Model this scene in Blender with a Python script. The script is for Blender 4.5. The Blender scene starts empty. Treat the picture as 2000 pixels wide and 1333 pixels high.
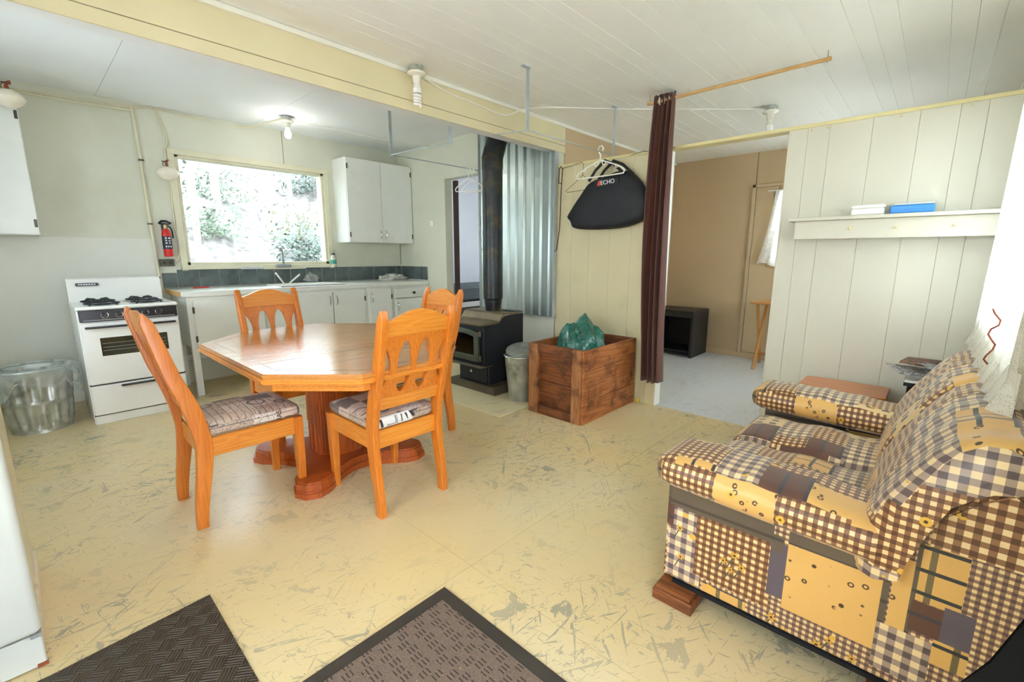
import bpy, bmesh, math, random
from mathutils import Vector, Matrix
random.seed(7)
S = bpy.context.scene
COL = S.collection
# ------------------------------------------------------------------ camera
def cam_setup():
    yaw, pitch, roll = [math.radians(a) for a in (47.14, 10.68, 0.13)]
    f = Vector((math.sin(yaw)*math.cos(pitch), math.cos(yaw)*math.cos(pitch), -math.sin(pitch)))
    r = Vector((math.cos(yaw), -math.sin(yaw), 0)); u = r.cross(f)
    r2 = r*math.cos(roll)+u*math.sin(roll); u2 = -r*math.sin(roll)+u*math.cos(roll)
    c = bpy.data.cameras.new('camera'); o = bpy.data.objects.new('camera', c); COL.objects.link(o)
    m = Matrix((r2, u2, -f)).transposed().to_4x4(); m.translation = (0, 0, 1.30)
    o.matrix_world = m
    c.sensor_width = 36; c.lens = 884.4/2000*36; c.clip_start = 0.02
    S.camera = o
cam_setup()
# ------------------------------------------------------------------ light and exposure
W = bpy.data.worlds.new('sky'); S.world = W; W.use_nodes = True
bgn = W.node_tree.nodes['Background']
bgn.inputs[0].default_value = (0.90, 0.945, 1.10, 1); bgn.inputs[1].default_value = 6.0
S.view_settings.view_transform = 'Standard'; S.view_settings.look = 'None'
S.view_settings.exposure = 0.96; S.view_settings.gamma = 1; S.view_settings.use_curve_mapping = False
S.cycles.max_bounces = 8; S.cycles.diffuse_bounces = 6; S.cycles.glossy_bounces = 3
S.cycles.transparent_max_bounces = 10; S.cycles.transmission_bounces = 4
S.cycles.use_adaptive_sampling = True; S.cycles.adaptive_threshold = .17; S.cycles.adaptive_min_samples = 10
S.cycles.use_denoising = True; S.cycles.caustics_reflective = False; S.cycles.caustics_refractive = False
S.cycles.sample_clamp_indirect = 12
def portal(x, y, z, w, h, nrm):
    l = bpy.data.lights.new('daylight_opening', 'AREA'); l.shape = 'RECTANGLE'; l.size = w; l.size_y = h
    l.cycles.is_portal = True
    o = bpy.data.objects.new('daylight_opening', l); COL.objects.link(o)
    o.location = (x, y, z); o.rotation_euler = Vector(nrm).to_track_quat('-Z', 'Z').to_euler()
portal(1.89, 5.66, 1.73, 1.5, 1.1, (0, -1, 0))       # kitchen window
portal(2.75, -.42, 1.52, 1.8, 1.15, (0, 1, 0))       # lace curtain window
portal(0.15, -.42, 1.04, 1.0, 2.1, (0, 1, 0))        # entry door, added behind the camera
portal(6.42, 1.12, 1.62, .9, 1.0, (-1, 0, 0))        # back room window
portal(5.0, -.42, 1.5, 1.3, 1.15, (0, 1, 0))         # added unseen back room side window
portal(6.42, 4.2, 1.5, 1.5, 1.3, (-1, 0, 0))         # added unseen bedroom window
portal(-1.08, 1.0, 1.5, 1.6, 1.3, (1, 0, 0))         # added unseen left wall window
portal(-1.08, 3.7, 1.55, 1.5, 1.2, (1, 0, 0))        # added unseen left kitchen window
# ------------------------------------------------------------------ helpers
def lin(h):
    h = h.lstrip('#'); out = []
    for i in (0, 2, 4):
        c = int(h[i:i+2], 16)/255
        out.append(c/12.92 if c <= .04045 else ((c+.055)/1.055)**2.4)
    return tuple(out)+(1,)
class NT:
    def __init__(s, name):
        s.m = bpy.data.materials.new(name); s.m.use_nodes = True; s.t = s.m.node_tree
        s.b = s.t.nodes['Principled BSDF']
    def n(s, typ, **k):
        nd = s.t.nodes.new(typ)
        for a, v in k.items(): setattr(nd, a, v)
        return nd
    def link(s, a, b): s.t.links.new(a, b)
    def put(s, sock, v):
        if isinstance(v, bpy.types.NodeSocket): s.link(v, sock)
        else: sock.default_value = v
    def math(s, op, a, b=0.0, c=None):
        nd = s.n('ShaderNodeMath', operation=op); s.put(nd.inputs[0], a); s.put(nd.inputs[1], b)
        if c is not None: s.put(nd.inputs[2], c)
        return nd.outputs[0]
    def mix(s, fac, a, b, mode='MIX'):
        nd = s.n('ShaderNodeMix', data_type='RGBA', blend_type=mode)
        s.put(nd.inputs[0], fac); s.put(nd.inputs[6], a); s.put(nd.inputs[7], b)
        return nd.outputs[2]
    def co(s, kind='Object', scale=(1, 1, 1), rot=(0, 0, 0)):
        tc = s.n('ShaderNodeTexCoord'); mp = s.n('ShaderNodeMapping')
        mp.inputs['Scale'].default_value = scale; mp.inputs['Rotation'].default_value = rot
        s.link(tc.outputs[kind], mp.inputs[0]); return mp.outputs[0]
    def noise(s, vec, scale, detail=3, rough=.5, dist=0):
        nd = s.n('ShaderNodeTexNoise'); s.put(nd.inputs['Vector'], vec)
        nd.inputs['Scale'].default_value = scale; nd.inputs['Detail'].default_value = detail
        nd.inputs['Roughness'].default_value = rough; nd.inputs['Distortion'].default_value = dist
        return nd.outputs[0]
    def ramp(s, fac, stops, interp='LINEAR'):
        nd = s.n('ShaderNodeValToRGB'); nd.color_ramp.interpolation = interp; s.put(nd.inputs[0], fac)
        el = nd.color_ramp.elements
        while len(el) < len(stops): el.new(.5)
        for e, (p, c) in zip(el, stops):
            e.position = p; e.color = lin(c) if isinstance(c, str) else (c, c, c, 1)
        return nd.outputs[0]
    def bump(s, h, strength=.3, dist=.01):
        nd = s.n('ShaderNodeBump'); nd.inputs['Strength'].default_value = strength; nd.inputs['Distance'].default_value = dist
        s.put(nd.inputs['Height'], h); s.link(nd.outputs[0], s.b.inputs['Normal'])
    def col(s, v): s.put(s.b.inputs['Base Color'], v)
    def set(s, **k):
        for a, v in k.items(): s.put(s.b.inputs[a.replace('_', ' ')], v)
def pm(name, c, rough=.5, metal=0, var=.08, vs=6, bump=0, bs=60, stain=None, ss=3, st=(.55, .7), spec=.5):
    m = NT(name); v = m.co()
    n = m.noise(v, vs, 2)
    base = lin(c)
    dark = tuple(x*(1-var) for x in base[:3])+(1,); lite = tuple(min(1, x*(1+var)) for x in base[:3])+(1,)
    nd = m.n('ShaderNodeMapRange'); m.put(nd.inputs[0], n); nd.inputs[1].default_value = .3; nd.inputs[2].default_value = .7
    col = m.mix(nd.outputs[0], dark, lite)
    if stain:
        f = m.ramp(m.noise(v, ss, 4, .65), [(st[0], 0.), (st[1], 1.)])
        col = m.mix(f, col, lin(stain))
    m.col(col); m.set(Roughness=rough, Metallic=metal, Specular_IOR_Level=spec)
    if bump: m.bump(m.noise(v, bs, 2), bump, .004)
    return m.m
def woodmat(name, c1, c2, axis='z', scale=1.0, rough=.35, coat=.3, dark=None):
    m = NT(name); st = {'x': (.06, 1, 1), 'y': (1, .06, 1), 'z': (1, 1, .06)}[axis]
    v = m.co('Object', tuple(a*scale for a in st))
    info = m.n('ShaderNodeObjectInfo')
    add = m.n('ShaderNodeVectorMath', operation='ADD'); m.link(v, add.inputs[0])
    m.link(info.outputs['Random'], add.inputs[1])
    n1 = m.noise(add.outputs[0], 28, 3, .55, .6)
    w = m.math('SINE', m.math('MULTIPLY', n1, 42)); w = m.math('MULTIPLY_ADD', w, .5, .5)
    fine = m.noise(add.outputs[0], 160, 2)
    f = m.math('ADD', m.math('MULTIPLY', w, .6), m.math('MULTIPLY', fine, .4))
    col = m.mix(f, lin(c1), lin(c2))
    if dark:
        k = m.ramp(m.noise(m.co(), 5, 6, .7, .3), [(.5, 0.), (.68, 1.)]); col = m.mix(k, col, lin(dark))
    m.col(col); m.set(Roughness=rough, Coat_Weight=coat, Coat_Roughness=.15)
    m.bump(f, .08, .002)
    return m.m
def emit(name, c, s):
    m = NT(name); m.set(Emission_Color=lin(c), Emission_Strength=s); m.col(lin(c)); return m.m
# ---- mesh pieces
def BM(): return bmesh.new()
def box(bm, x0, x1, y0, y1, z0, z1, bev=0, seg=1):
    vs = [bm.verts.new((x, y, z)) for x in (x0, x1) for y in (y0, y1) for z in (z0, z1)]
    fs = [bm.faces.new([vs[i] for i in q]) for q in ((0, 1, 3, 2), (4, 6, 7, 5), (0, 4, 5, 1), (2, 3, 7, 6), (0, 2, 6, 4), (1, 5, 7, 3))]
    if bev:
        es = list({e for f in fs for e in f.edges})
        bmesh.ops.bevel(bm, geom=es, offset=bev, segments=seg, profile=.5, affect='EDGES', clamp_overlap=True)
    return bm
def ring(bm, c, a, b, r, n):
    return [bm.verts.new(c+a*(r*math.cos(2*math.pi*k/n))+b*(r*math.sin(2*math.pi*k/n))) for k in range(n)]
def skin(bm, rings, caps=True):
    n = len(rings[0])
    for p, q in zip(rings, rings[1:]):
        for k in range(n): bm.faces.new((p[k], p[(k+1) % n], q[(k+1) % n], q[k]))
    if caps: bm.faces.new(rings[0][::-1]); bm.faces.new(rings[-1])
def tube(bm, pts, r, n=8, caps=True):
    pts = [Vector(p) for p in pts]; R = []
    prev = None
    for i, p in enumerate(pts):
        d = (pts[min(i+1, len(pts)-1)]-pts[max(i-1, 0)]).normalized()
        if prev is None: a = d.orthogonal().normalized()
        else: a = (prev-d*prev.dot(d)).normalized()
        prev = a; rr = r[i] if isinstance(r, (list, tuple)) else r
        R.append(ring(bm, p, a, d.cross(a), rr, n))
    skin(bm, R, caps); return bm
def cyl(bm, p0, p1, r0, r1=None, n=16): return tube(bm, [p0, p1], [r0, r1 if r1 is not None else r0], n)
def lathe(bm, prof, c=(0, 0, 0), n=24, axis=(0, 0, 1), caps=True):
    ax = Vector(axis).normalized(); a = ax.orthogonal().normalized(); b = ax.cross(a); c = Vector(c)
    skin(bm, [ring(bm, c+ax*z, a, b, max(r, 1e-4), n) for r, z in prof], caps); return bm
def prism(bm, poly, f0, f1):
    """poly list of (u,v); f0/f1 map (u,v)->xyz for the two faces"""
    a = [bm.verts.new(f0(*p)) for p in poly]; b = [bm.verts.new(f1(*p)) for p in poly]; n = len(poly)
    bm.faces.new(a[::-1]); bm.faces.new(b)
    for k in range(n): bm.faces.new((a[k], a[(k+1) % n], b[(k+1) % n], b[k]))
    return bm
def prism_x(bm, poly, x0, x1): return prism(bm, poly, lambda u, v: (x0, u, v), lambda u, v: (x1, u, v))
def prism_y(bm, poly, y0, y1): return prism(bm, poly, lambda u, v: (u, y0, v), lambda u, v: (u, y1, v))
def prism_z(bm, poly, z0, z1): return prism(bm, poly, lambda u, v: (u, v, z0), lambda u, v: (u, v, z1))
def sheet(bm, fn, nu, nv, closed_u=False):
    g = [[bm.verts.new(fn(i/nu, j/nv)) for j in range(nv+1)] for i in range(nu if closed_u else nu+1)]
    for i in range(nu):
        p, q = g[i], g[(i+1) % len(g)]
        for j in range(nv): bm.faces.new((p[j], q[j], q[j+1], p[j+1]))
    return g
def rbox(bm, c, s, r, n=8, crown=0, wob=0, rnd=None, mat=None):
    """rounded, puffed box"""
    tmp = bmesh.new(); bmesh.ops.create_cube(tmp, size=2)
    bmesh.ops.subdivide_edges(tmp, edges=tmp.edges[:], cuts=n, use_grid_fill=True)
    h = [d/2 for d in s]; r = min(r, *h); vm = {}
    for v in tmp.verts:
        q = Vector([v.co[i]*h[i] for i in range(3)])
        k = Vector([max(-(h[i]-r), min(h[i]-r, q[i])) for i in range(3)]); d = q-k
        if d.length > 1e-9:
            m_ = max(abs(d[i]) for i in range(3)); e = Vector(d); q = k+e.normalized()*r*min(1, m_/r if r else 1)
        x, y, z = v.co
        q.z += crown*(1-x*x)*(1-y*y)*(1 if z > 0 else -.5)
        if wob: q += Vector([math.sin(7*x+5*y+3*i+(rnd or 0))*wob for i in range(3)])
        q = (mat @ q) if mat else q
        vm[v] = bm.verts.new(q+Vector(c))
    for f in tmp.faces: bm.faces.new([vm[v] for v in f.verts])
    tmp.free(); return bm
def plate(outline, holes, th, bev=.002):
    """2D shape with holes -> bmesh lying in local XY, thickness th along Z"""
    cu = bpy.data.curves.new('tmp', 'CURVE'); cu.dimensions = '2D'; cu.fill_mode = 'BOTH'
    cu.extrude = th/2-bev; cu.bevel_depth = bev; cu.offset = -bev
    for pts in [outline]+holes:
        sp = cu.splines.new('POLY'); sp.points.add(len(pts)-1); sp.use_cyclic_u = True
        for p, q in zip(sp.points, pts): p.co = (q[0], q[1], 0, 1)
    o = bpy.data.objects.new('tmp', cu); COL.objects.link(o)
    dg = bpy.context.evaluated_depsgraph_get(); me = bpy.data.meshes.new_from_object(o.evaluated_get(dg))
    bm = bmesh.new(); bm.from_mesh(me); bpy.data.objects.remove(o); bpy.data.curves.remove(cu); bpy.data.meshes.remove(me)
    bmesh.ops.remove_doubles(bm, verts=bm.verts, dist=1e-5)
    return bm
def text_bm(s, size, th=.001, align='CENTER'):
    cu = bpy.data.curves.new('tmp', 'FONT'); cu.body = s; cu.size = size; cu.extrude = th/2; cu.align_x = align; cu.align_y = 'CENTER'
    o = bpy.data.objects.new('tmp', cu); COL.objects.link(o)
    dg = bpy.context.evaluated_depsgraph_get(); me = bpy.data.meshes.new_from_object(o.evaluated_get(dg))
    bm = bmesh.new(); bm.from_mesh(me); bpy.data.objects.remove(o); bpy.data.curves.remove(cu); bpy.data.meshes.remove(me)
    return bm
def xf(bm, m): bm.transform(m); return bm
LOC = {}
def mk(name, bm, mat, parent=None, smooth=False, ang=35, uv=False, local=False, mods=None):
    me = bpy.data.meshes.new(name)
    if parent is not None and not local:
        bmesh.ops.translate(bm, verts=bm.verts, vec=-LOC.get(parent.name, Vector()))
    bmesh.ops.recalc_face_normals(bm, faces=bm.faces)
    bm.to_mesh(me); bm.free()
    me.materials.append(mat)
    if smooth:
        me.polygons.foreach_set('use_smooth', [True]*len(me.polygons)); me.set_sharp_from_angle(angle=math.radians(ang))
    if uv: boxuv(me)
    o = bpy.data.objects.new(name, me); COL.objects.link(o)
    if parent is not None: o.parent = parent; LOC[o.name] = LOC.get(parent.name, Vector())
    else: LOC[o.name] = Vector()
    return o
def boxuv(me):
    uvl = me.uv_layers.new(name='UVMap')
    for p in me.polygons:
        n = p.normal; a = max(range(3), key=lambda i: abs(n[i]))
        i, j = ((1, 2), (0, 2), (0, 1))[a]
        for li in p.loop_indices:
            c = me.vertices[me.loops[li].vertex_index].co; uvl.data[li].uv = (c[i], c[j])
def tag(o, label, cat, group=None):
    o['label'] = label; o['category'] = cat
    if group: o['group'] = group
    return o
def thing(name, loc, label, cat, group=None, rz=0):
    o = bpy.data.objects.new(name, None); COL.objects.link(o); o.location = loc; o.rotation_euler = (0, 0, rz)
    o.empty_display_size = .1; LOC[o.name] = Vector(loc); return tag(o, label, cat, group)
def struct(o, label=None):
    o['kind'] = 'structure'
    if label: o['label'] = label
    return o
def copy_tree(o, parent=None):
    c = o.copy(); COL.objects.link(c); c.parent = parent
    for ch in list(o.children): copy_tree(ch, c)
    return c
def bx(name, dims, mat, parent=None, bev=0, **k): return mk(name, box(BM(), *dims, bev=bev), mat, parent, **k)
# ------------------------------------------------------------------ materials
m_wall = pm('kitchen_wall_paint', '#D0D1BF', .6, var=.03, vs=2, stain='#C6C6B0', ss=1.5, st=(.5, .8))
m_wallpanel = pm('pale_wall_panel', '#D6D7CC', .5, var=.03, vs=2)
m_cream = pm('cream_beam_paint', '#DCD2AC', .5, var=.03, vs=3)
m_ceilk = pm('kitchen_ceiling_white', '#E9EDEE', .7, var=.02, vs=2)
m_ceil = pm('ceiling_board_white', '#F2F3EE', .55, var=.02, vs=2)
m_white_trim = pm('white_trim_paint', '#ECEBDF', .5, var=.02)
m_shelfwall = pm('cream_panelling_paint', '#CDC8B6', .5, var=.03, vs=2)
m_bagwall = pm('yellow_cream_panelling_paint', '#D3C8A0', .55, var=.04, vs=2, stain='#C2B68C', ss=1.2, st=(.55, .8))
m_tan = pm('tan_wall_paint', '#C4AB86', .6, var=.03, vs=2, bump=.1, bs=120)
m_bedwhite = pm('bedroom_white_paint', '#DADBE4', .6, var=.02)
m_groove = pm('dark_joint', '#8A8468', .8)
m_enamel = pm('white_enamel', '#E4E6E0', .22, var=.02)
m_cab = pm('white_cabinet_paint', '#E3E6DF', .4, var=.02, stain='#D5D6C6', ss=2, st=(.6, .8))
m_black = pm('black_enamel', '#16181C', .3, var=.1)
m_iron = pm('cast_iron', '#23272B', .55, var=.1)
m_darkmet = pm('dark_hinge_metal', '#5A564C', .4, .7)
m_chrome = pm('chrome', '#C9CBC8', .18, 1.0, var=.03)
m_galv = pm('galvanised_steel', '#BCC2BA', .4, .65, var=.25, vs=9, stain='#7E8272', ss=6)
m_galvbar = pm('zinc_bar', '#B9C2C6', .45, .6, var=.1)
m_porc = pm('white_porcelain', '#E9E6D8', .25)
m_plastic = pm('white_plastic', '#EDEDE6', .35, var=.02)
m_bulb = pm('frosted_bulb', '#F6F4EE', .3, var=.0)
m_wire = pm('cream_cable', '#D8D2B4', .5)
m_rustlamp = pm('rust_stained_glass_shade', '#E6DECB', .3, var=.05, stain='#B98A52', ss=14, st=(.6, .75))
m_slate = pm('slate_tile', '#55605E', .45, var=.3, vs=7, bump=.2, bs=25, stain='#3B4644', ss=5)
m_counter = pm('pale_laminate', '#D4D8CE', .35, var=.04)
m_red = pm('red_enamel', '#D4261C', .3)
m_navy = pm('dark_print_label', '#232A38', .5)
m_olive = pm('dark_bronze_plate', '#4A4A38', .45)
m_curtain = NT('brown_curtain_cloth'); _v = m_curtain.co('Object', (1, 1, .1))
m_curtain.col(m_curtain.mix(m_curtain.noise(_v, 300, 2), lin('#472419'), lin('#6A3A2A'))); m_curtain.set(Roughness=.75, Sheen_Weight=.15)
m_curtain.bump(m_curtain.noise(m_curtain.co(), 400, 2), .1, .002); m_curtain = m_curtain.m
m_bagcloth = pm('black_nylon', '#15171C', .65, var=.35, vs=8, bump=.5, bs=26)
m_hanger = pm('white_hanger_plastic', '#EFEFE4', .35)
m_brownwire = pm('rusty_wire', '#4A3626', .5, .5)
m_orange = woodmat('orange_pine_upright', '#BE6616', '#D6812A', 'z')
m_orange_x = woodmat('orange_pine_across', '#CC7A22', '#E0953A', 'x')
m_orange_y = woodmat('orange_pine_along', '#C87420', '#DE9236', 'y')
m_redwood = woodmat('reddish_pine', '#8E3E10', '#B4561C', 'z')
m_tabletop = woodmat('table_top_veneer', '#B9762F', '#C98A44', 'x', .8, .2, .5)
m_inlay = pm('dark_inlay_line', '#4A2D12', .4)
m_boxwood = woodmat('weathered_fir_across', '#8A4822', '#BE7A42', 'x', .6, .55, 0, '#552A14')
m_boxwood_y = woodmat('weathered_fir_along', '#5E3018', '#8E5428', 'y', .6, .6, 0, '#3E2010')
m_boxwood_z = woodmat('weathered_fir_upright', '#8C5630', '#B47E4C', 'z', .6, .6, 0, '#4A2C18')
m_pine_rod = woodmat('pale_pine', '#B98E54', '#D2AE74', 'y', 1, .5, 0)
m_tray = woodmat('honey_wood', '#B8742C', '#D29A52', 'z', 1, .4, .2)
m_yellowstrip = pm('yellowed_wood_strip', '#D8CB95', .5)
m_stoveb = pm('stove_black_steel', '#20252C', .42, .2, var=.2, vs=4)
m_stovetop = pm('stove_rusty_top', '#6E6146', .5, .3, var=.25, vs=6, stain='#8A6A38', ss=4)
m_stovedoor = pm('stove_cast_door', '#4E5648', .5, .4, var=.2, vs=12)
m_stoveped = pm('stove_base_plate', '#5B5340', .6, .2, var=.2)
m_flue = pm('black_stove_pipe', '#2C3030', .36, .5, var=.3, vs=5, stain='#57492E', ss=4, st=(.52, .7))
m_fire = pm('firebrick_soot', '#7A5430', .8, var=.4, vs=14)
m_hearth = pm('cream_hearth_board', '#D6CCA2', .5, var=.04, stain='#BDB493', ss=6)
m_rubber = pm('dark_rubber', '#38332C', .6, var=.15)
m_blue = pm('blue_plastic', '#2F86D8', .35, var=.03)
m_darkblock = pm('black_painted_board', '#1B1C1E', .45, var=.2)
m_cloth_shade = pm('black_cloth_and_shade', '#0E0F12', .9)  # also blackens the panel that stands in for the sofa gap shadow
m_mattress = pm('slate_blue_mattress', '#5C646C', .8)
m_paper = pm('white_paper', '#E2E2DE', .6)
m_rust = pm('rust', '#8A4420', .7)
m_yellow = pm('yellow_plastic', '#E0C33A', .5)
m_teal = pm('green_label', '#3E9C88', .5)
m_soil = pm('forest_floor', '#7C7874', .9, var=.45, vs=5, stain='#3C3A34', ss=7)
m_leaf = [pm('leaf_a', '#48564A', .6, var=.5, vs=3), pm('leaf_b', '#66745F', .6, var=.5, vs=3), pm('leaf_c', '#7E8466', .6, var=.4, vs=3)]
m_bark = pm('bark', '#7E7A74', .9, var=.4, vs=8)
m_letters = pm('white_lettering', '#E8E8E8', .5)
m_grey = pm('grey_plastic', '#8E9392', .4)
def clear_mat(name, tint, fac):
    m = NT(name); t = m.t; out = t.nodes['Material Output']
    tr = m.n('ShaderNodeBsdfTransparent'); tr.inputs[0].default_value = lin(tint)
    gl = m.n('ShaderNodeBsdfGlossy'); gl.inputs['Roughness'].default_value = .03
    mx = m.n('ShaderNodeMixShader'); lw = m.n('ShaderNodeLayerWeight'); lw.inputs[0].default_value = .25
    m.link(m.math('MULTIPLY', lw.outputs['Fresnel'], fac), mx.inputs[0]); m.link(tr.outputs[0], mx.inputs[1]); m.link(gl.outputs[0], mx.inputs[2])
    m.link(mx.outputs[0], out.inputs[0]); return m.m
m_glass = clear_mat('window_glass', '#FAFFFC', .6)
def film_mat(name, c, alpha):
    m = NT(name); out = m.t.nodes['Material Output']
    tr = m.n('ShaderNodeBsdfTransparent'); mx = m.n('ShaderNodeMixShader')
    m.col(lin(c)); m.set(Roughness=.2)
    lw = m.n('ShaderNodeLayerWeight'); lw.inputs[0].default_value = .4
    f = m.math('MINIMUM', m.math('ADD', alpha, m.math('MULTIPLY', lw.outputs['Facing'], .6)), 1.0)
    m.link(f, mx.inputs[0]); m.link(tr.outputs[0], mx.inputs[1]); m.link(m.b.outputs[0], mx.inputs[2]); m.link(mx.outputs[0], out.inputs[0]); return m.m
m_film = film_mat('clear_plastic_film', '#CDD6D2', .2)
m_greenbag = NT('green_plastic_film'); m_greenbag.col(m_greenbag.mix(m_greenbag.noise(m_greenbag.co(), 9, 4, .6, 1), lin('#05362B'), lin('#1E7C66')))
m_greenbag.set(Roughness=.13, Coat_Weight=.5); m_greenbag.bump(m_greenbag.noise(m_greenbag.co(), 14, 4, .6, 1.5), .7, .03); m_greenbag = m_greenbag.m
def lace_mat():
    m = NT('white_lace'); out = m.t.nodes['Material Output']; v = m.co('Object')
    vo = m.n('ShaderNodeTexVoronoi', feature='DISTANCE_TO_EDGE'); m.put(vo.inputs['Vector'], v); vo.inputs['Scale'].default_value = 170
    a = m.ramp(vo.outputs[0], [(.1, 1.), (.25, .66)])
    p = m.ramp(m.noise(v, 22, 2), [(.48, 0.), (.52, .45)])
    al = m.math('MINIMUM', m.math('ADD', a, p), .96)
    df = m.n('ShaderNodeBsdfDiffuse'); tl = m.n('ShaderNodeBsdfTranslucent'); tr = m.n('ShaderNodeBsdfTransparent')
    df.inputs[0].default_value = lin('#F2F0E4'); tl.inputs[0].default_value = lin('#F4F2EA')
    m1 = m.n('ShaderNodeMixShader'); m1.inputs[0].default_value = .5; m.link(df.outputs[0], m1.inputs[1]); m.link(tl.outputs[0], m1.inputs[2])
    m2 = m.n('ShaderNodeMixShader'); m.link(al, m2.inputs[0]); m.link(tr.outputs[0], m2.inputs[1]); m.link(m1.outputs[0], m2.inputs[2])
    m.link(m2.outputs[0], out.inputs[0]); return m.m
m_lace = lace_mat()
def floor_mat(name, base, alt, wear, amount):
    m = NT(name); v = m.co('Object')
    col = m.mix(m.ramp(m.noise(v, 1.1, 3), [(.35, 0.), (.7, 1.)]), lin(base), lin(alt))
    area = m.ramp(m.noise(v, .9, 2, .5), [(.38, .0), (.62, 1.)])
    f = None
    for k, (ang, sx, sc, lo) in enumerate(((.5, .14, 52, .63), (-.7, .1, 40, .64), (1.4, .16, 60, .635), (.05, .08, 48, .64))):
        mp = m.n('ShaderNodeMapping'); mp.inputs['Rotation'].default_value = (0, 0, ang); m.link(v, mp.inputs[0])
        mp2 = m.n('ShaderNodeMapping'); mp2.inputs['Scale'].default_value = (sx, 1, 1); mp2.inputs['Location'].default_value = (k*3.1, k*1.7, 0); m.link(mp.outputs[0], mp2.inputs[0])
        s_ = m.ramp(m.noise(mp2.outputs[0], sc, 3, .55, 1.6), [(lo, 0.), (lo+.025, 1.)])
        f = s_ if f is None else m.math('MAXIMUM', f, s_)
    patch = m.ramp(m.noise(v, 6.5, 6, .7, .7), [(.59, 0.), (.6, 1.)])
    f = m.math('MAXIMUM', f, patch)
    f = m.math('MULTIPLY', m.math('MULTIPLY', f, m.math('ADD', area, .12)), amount)
    f = m.math('MINIMUM', f, 1.0)
    col = m.mix(f, col, lin(wear))
    spk = m.ramp(m.noise(v, 55, 2), [(.735, 0.), (.75, 1.)])
    col = m.mix(m.math('MULTIPLY', spk, .6), col, lin('#6A5F48'))
    m.col(col)
    m.set(Roughness=m.math('MULTIPLY_ADD', m.noise(v, 9, 4), .22, .22), Specular_IOR_Level=.5)
    m.bump(m.math('SUBTRACT', m.noise(v, 3, 4), m.math('MULTIPLY', f, .3)), .08, .01)
    return m.m
m_floor = floor_mat('cream_painted_plywood', '#D6C08C', '#D4C59E', '#A0987F', 1.0)
m_floor_back = floor_mat('daylight_grey_plywood', '#D2D5D5', '#CDD3D6', '#8E8C84', .35)  # grey carries the cool daylight reflected off this floor
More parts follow.
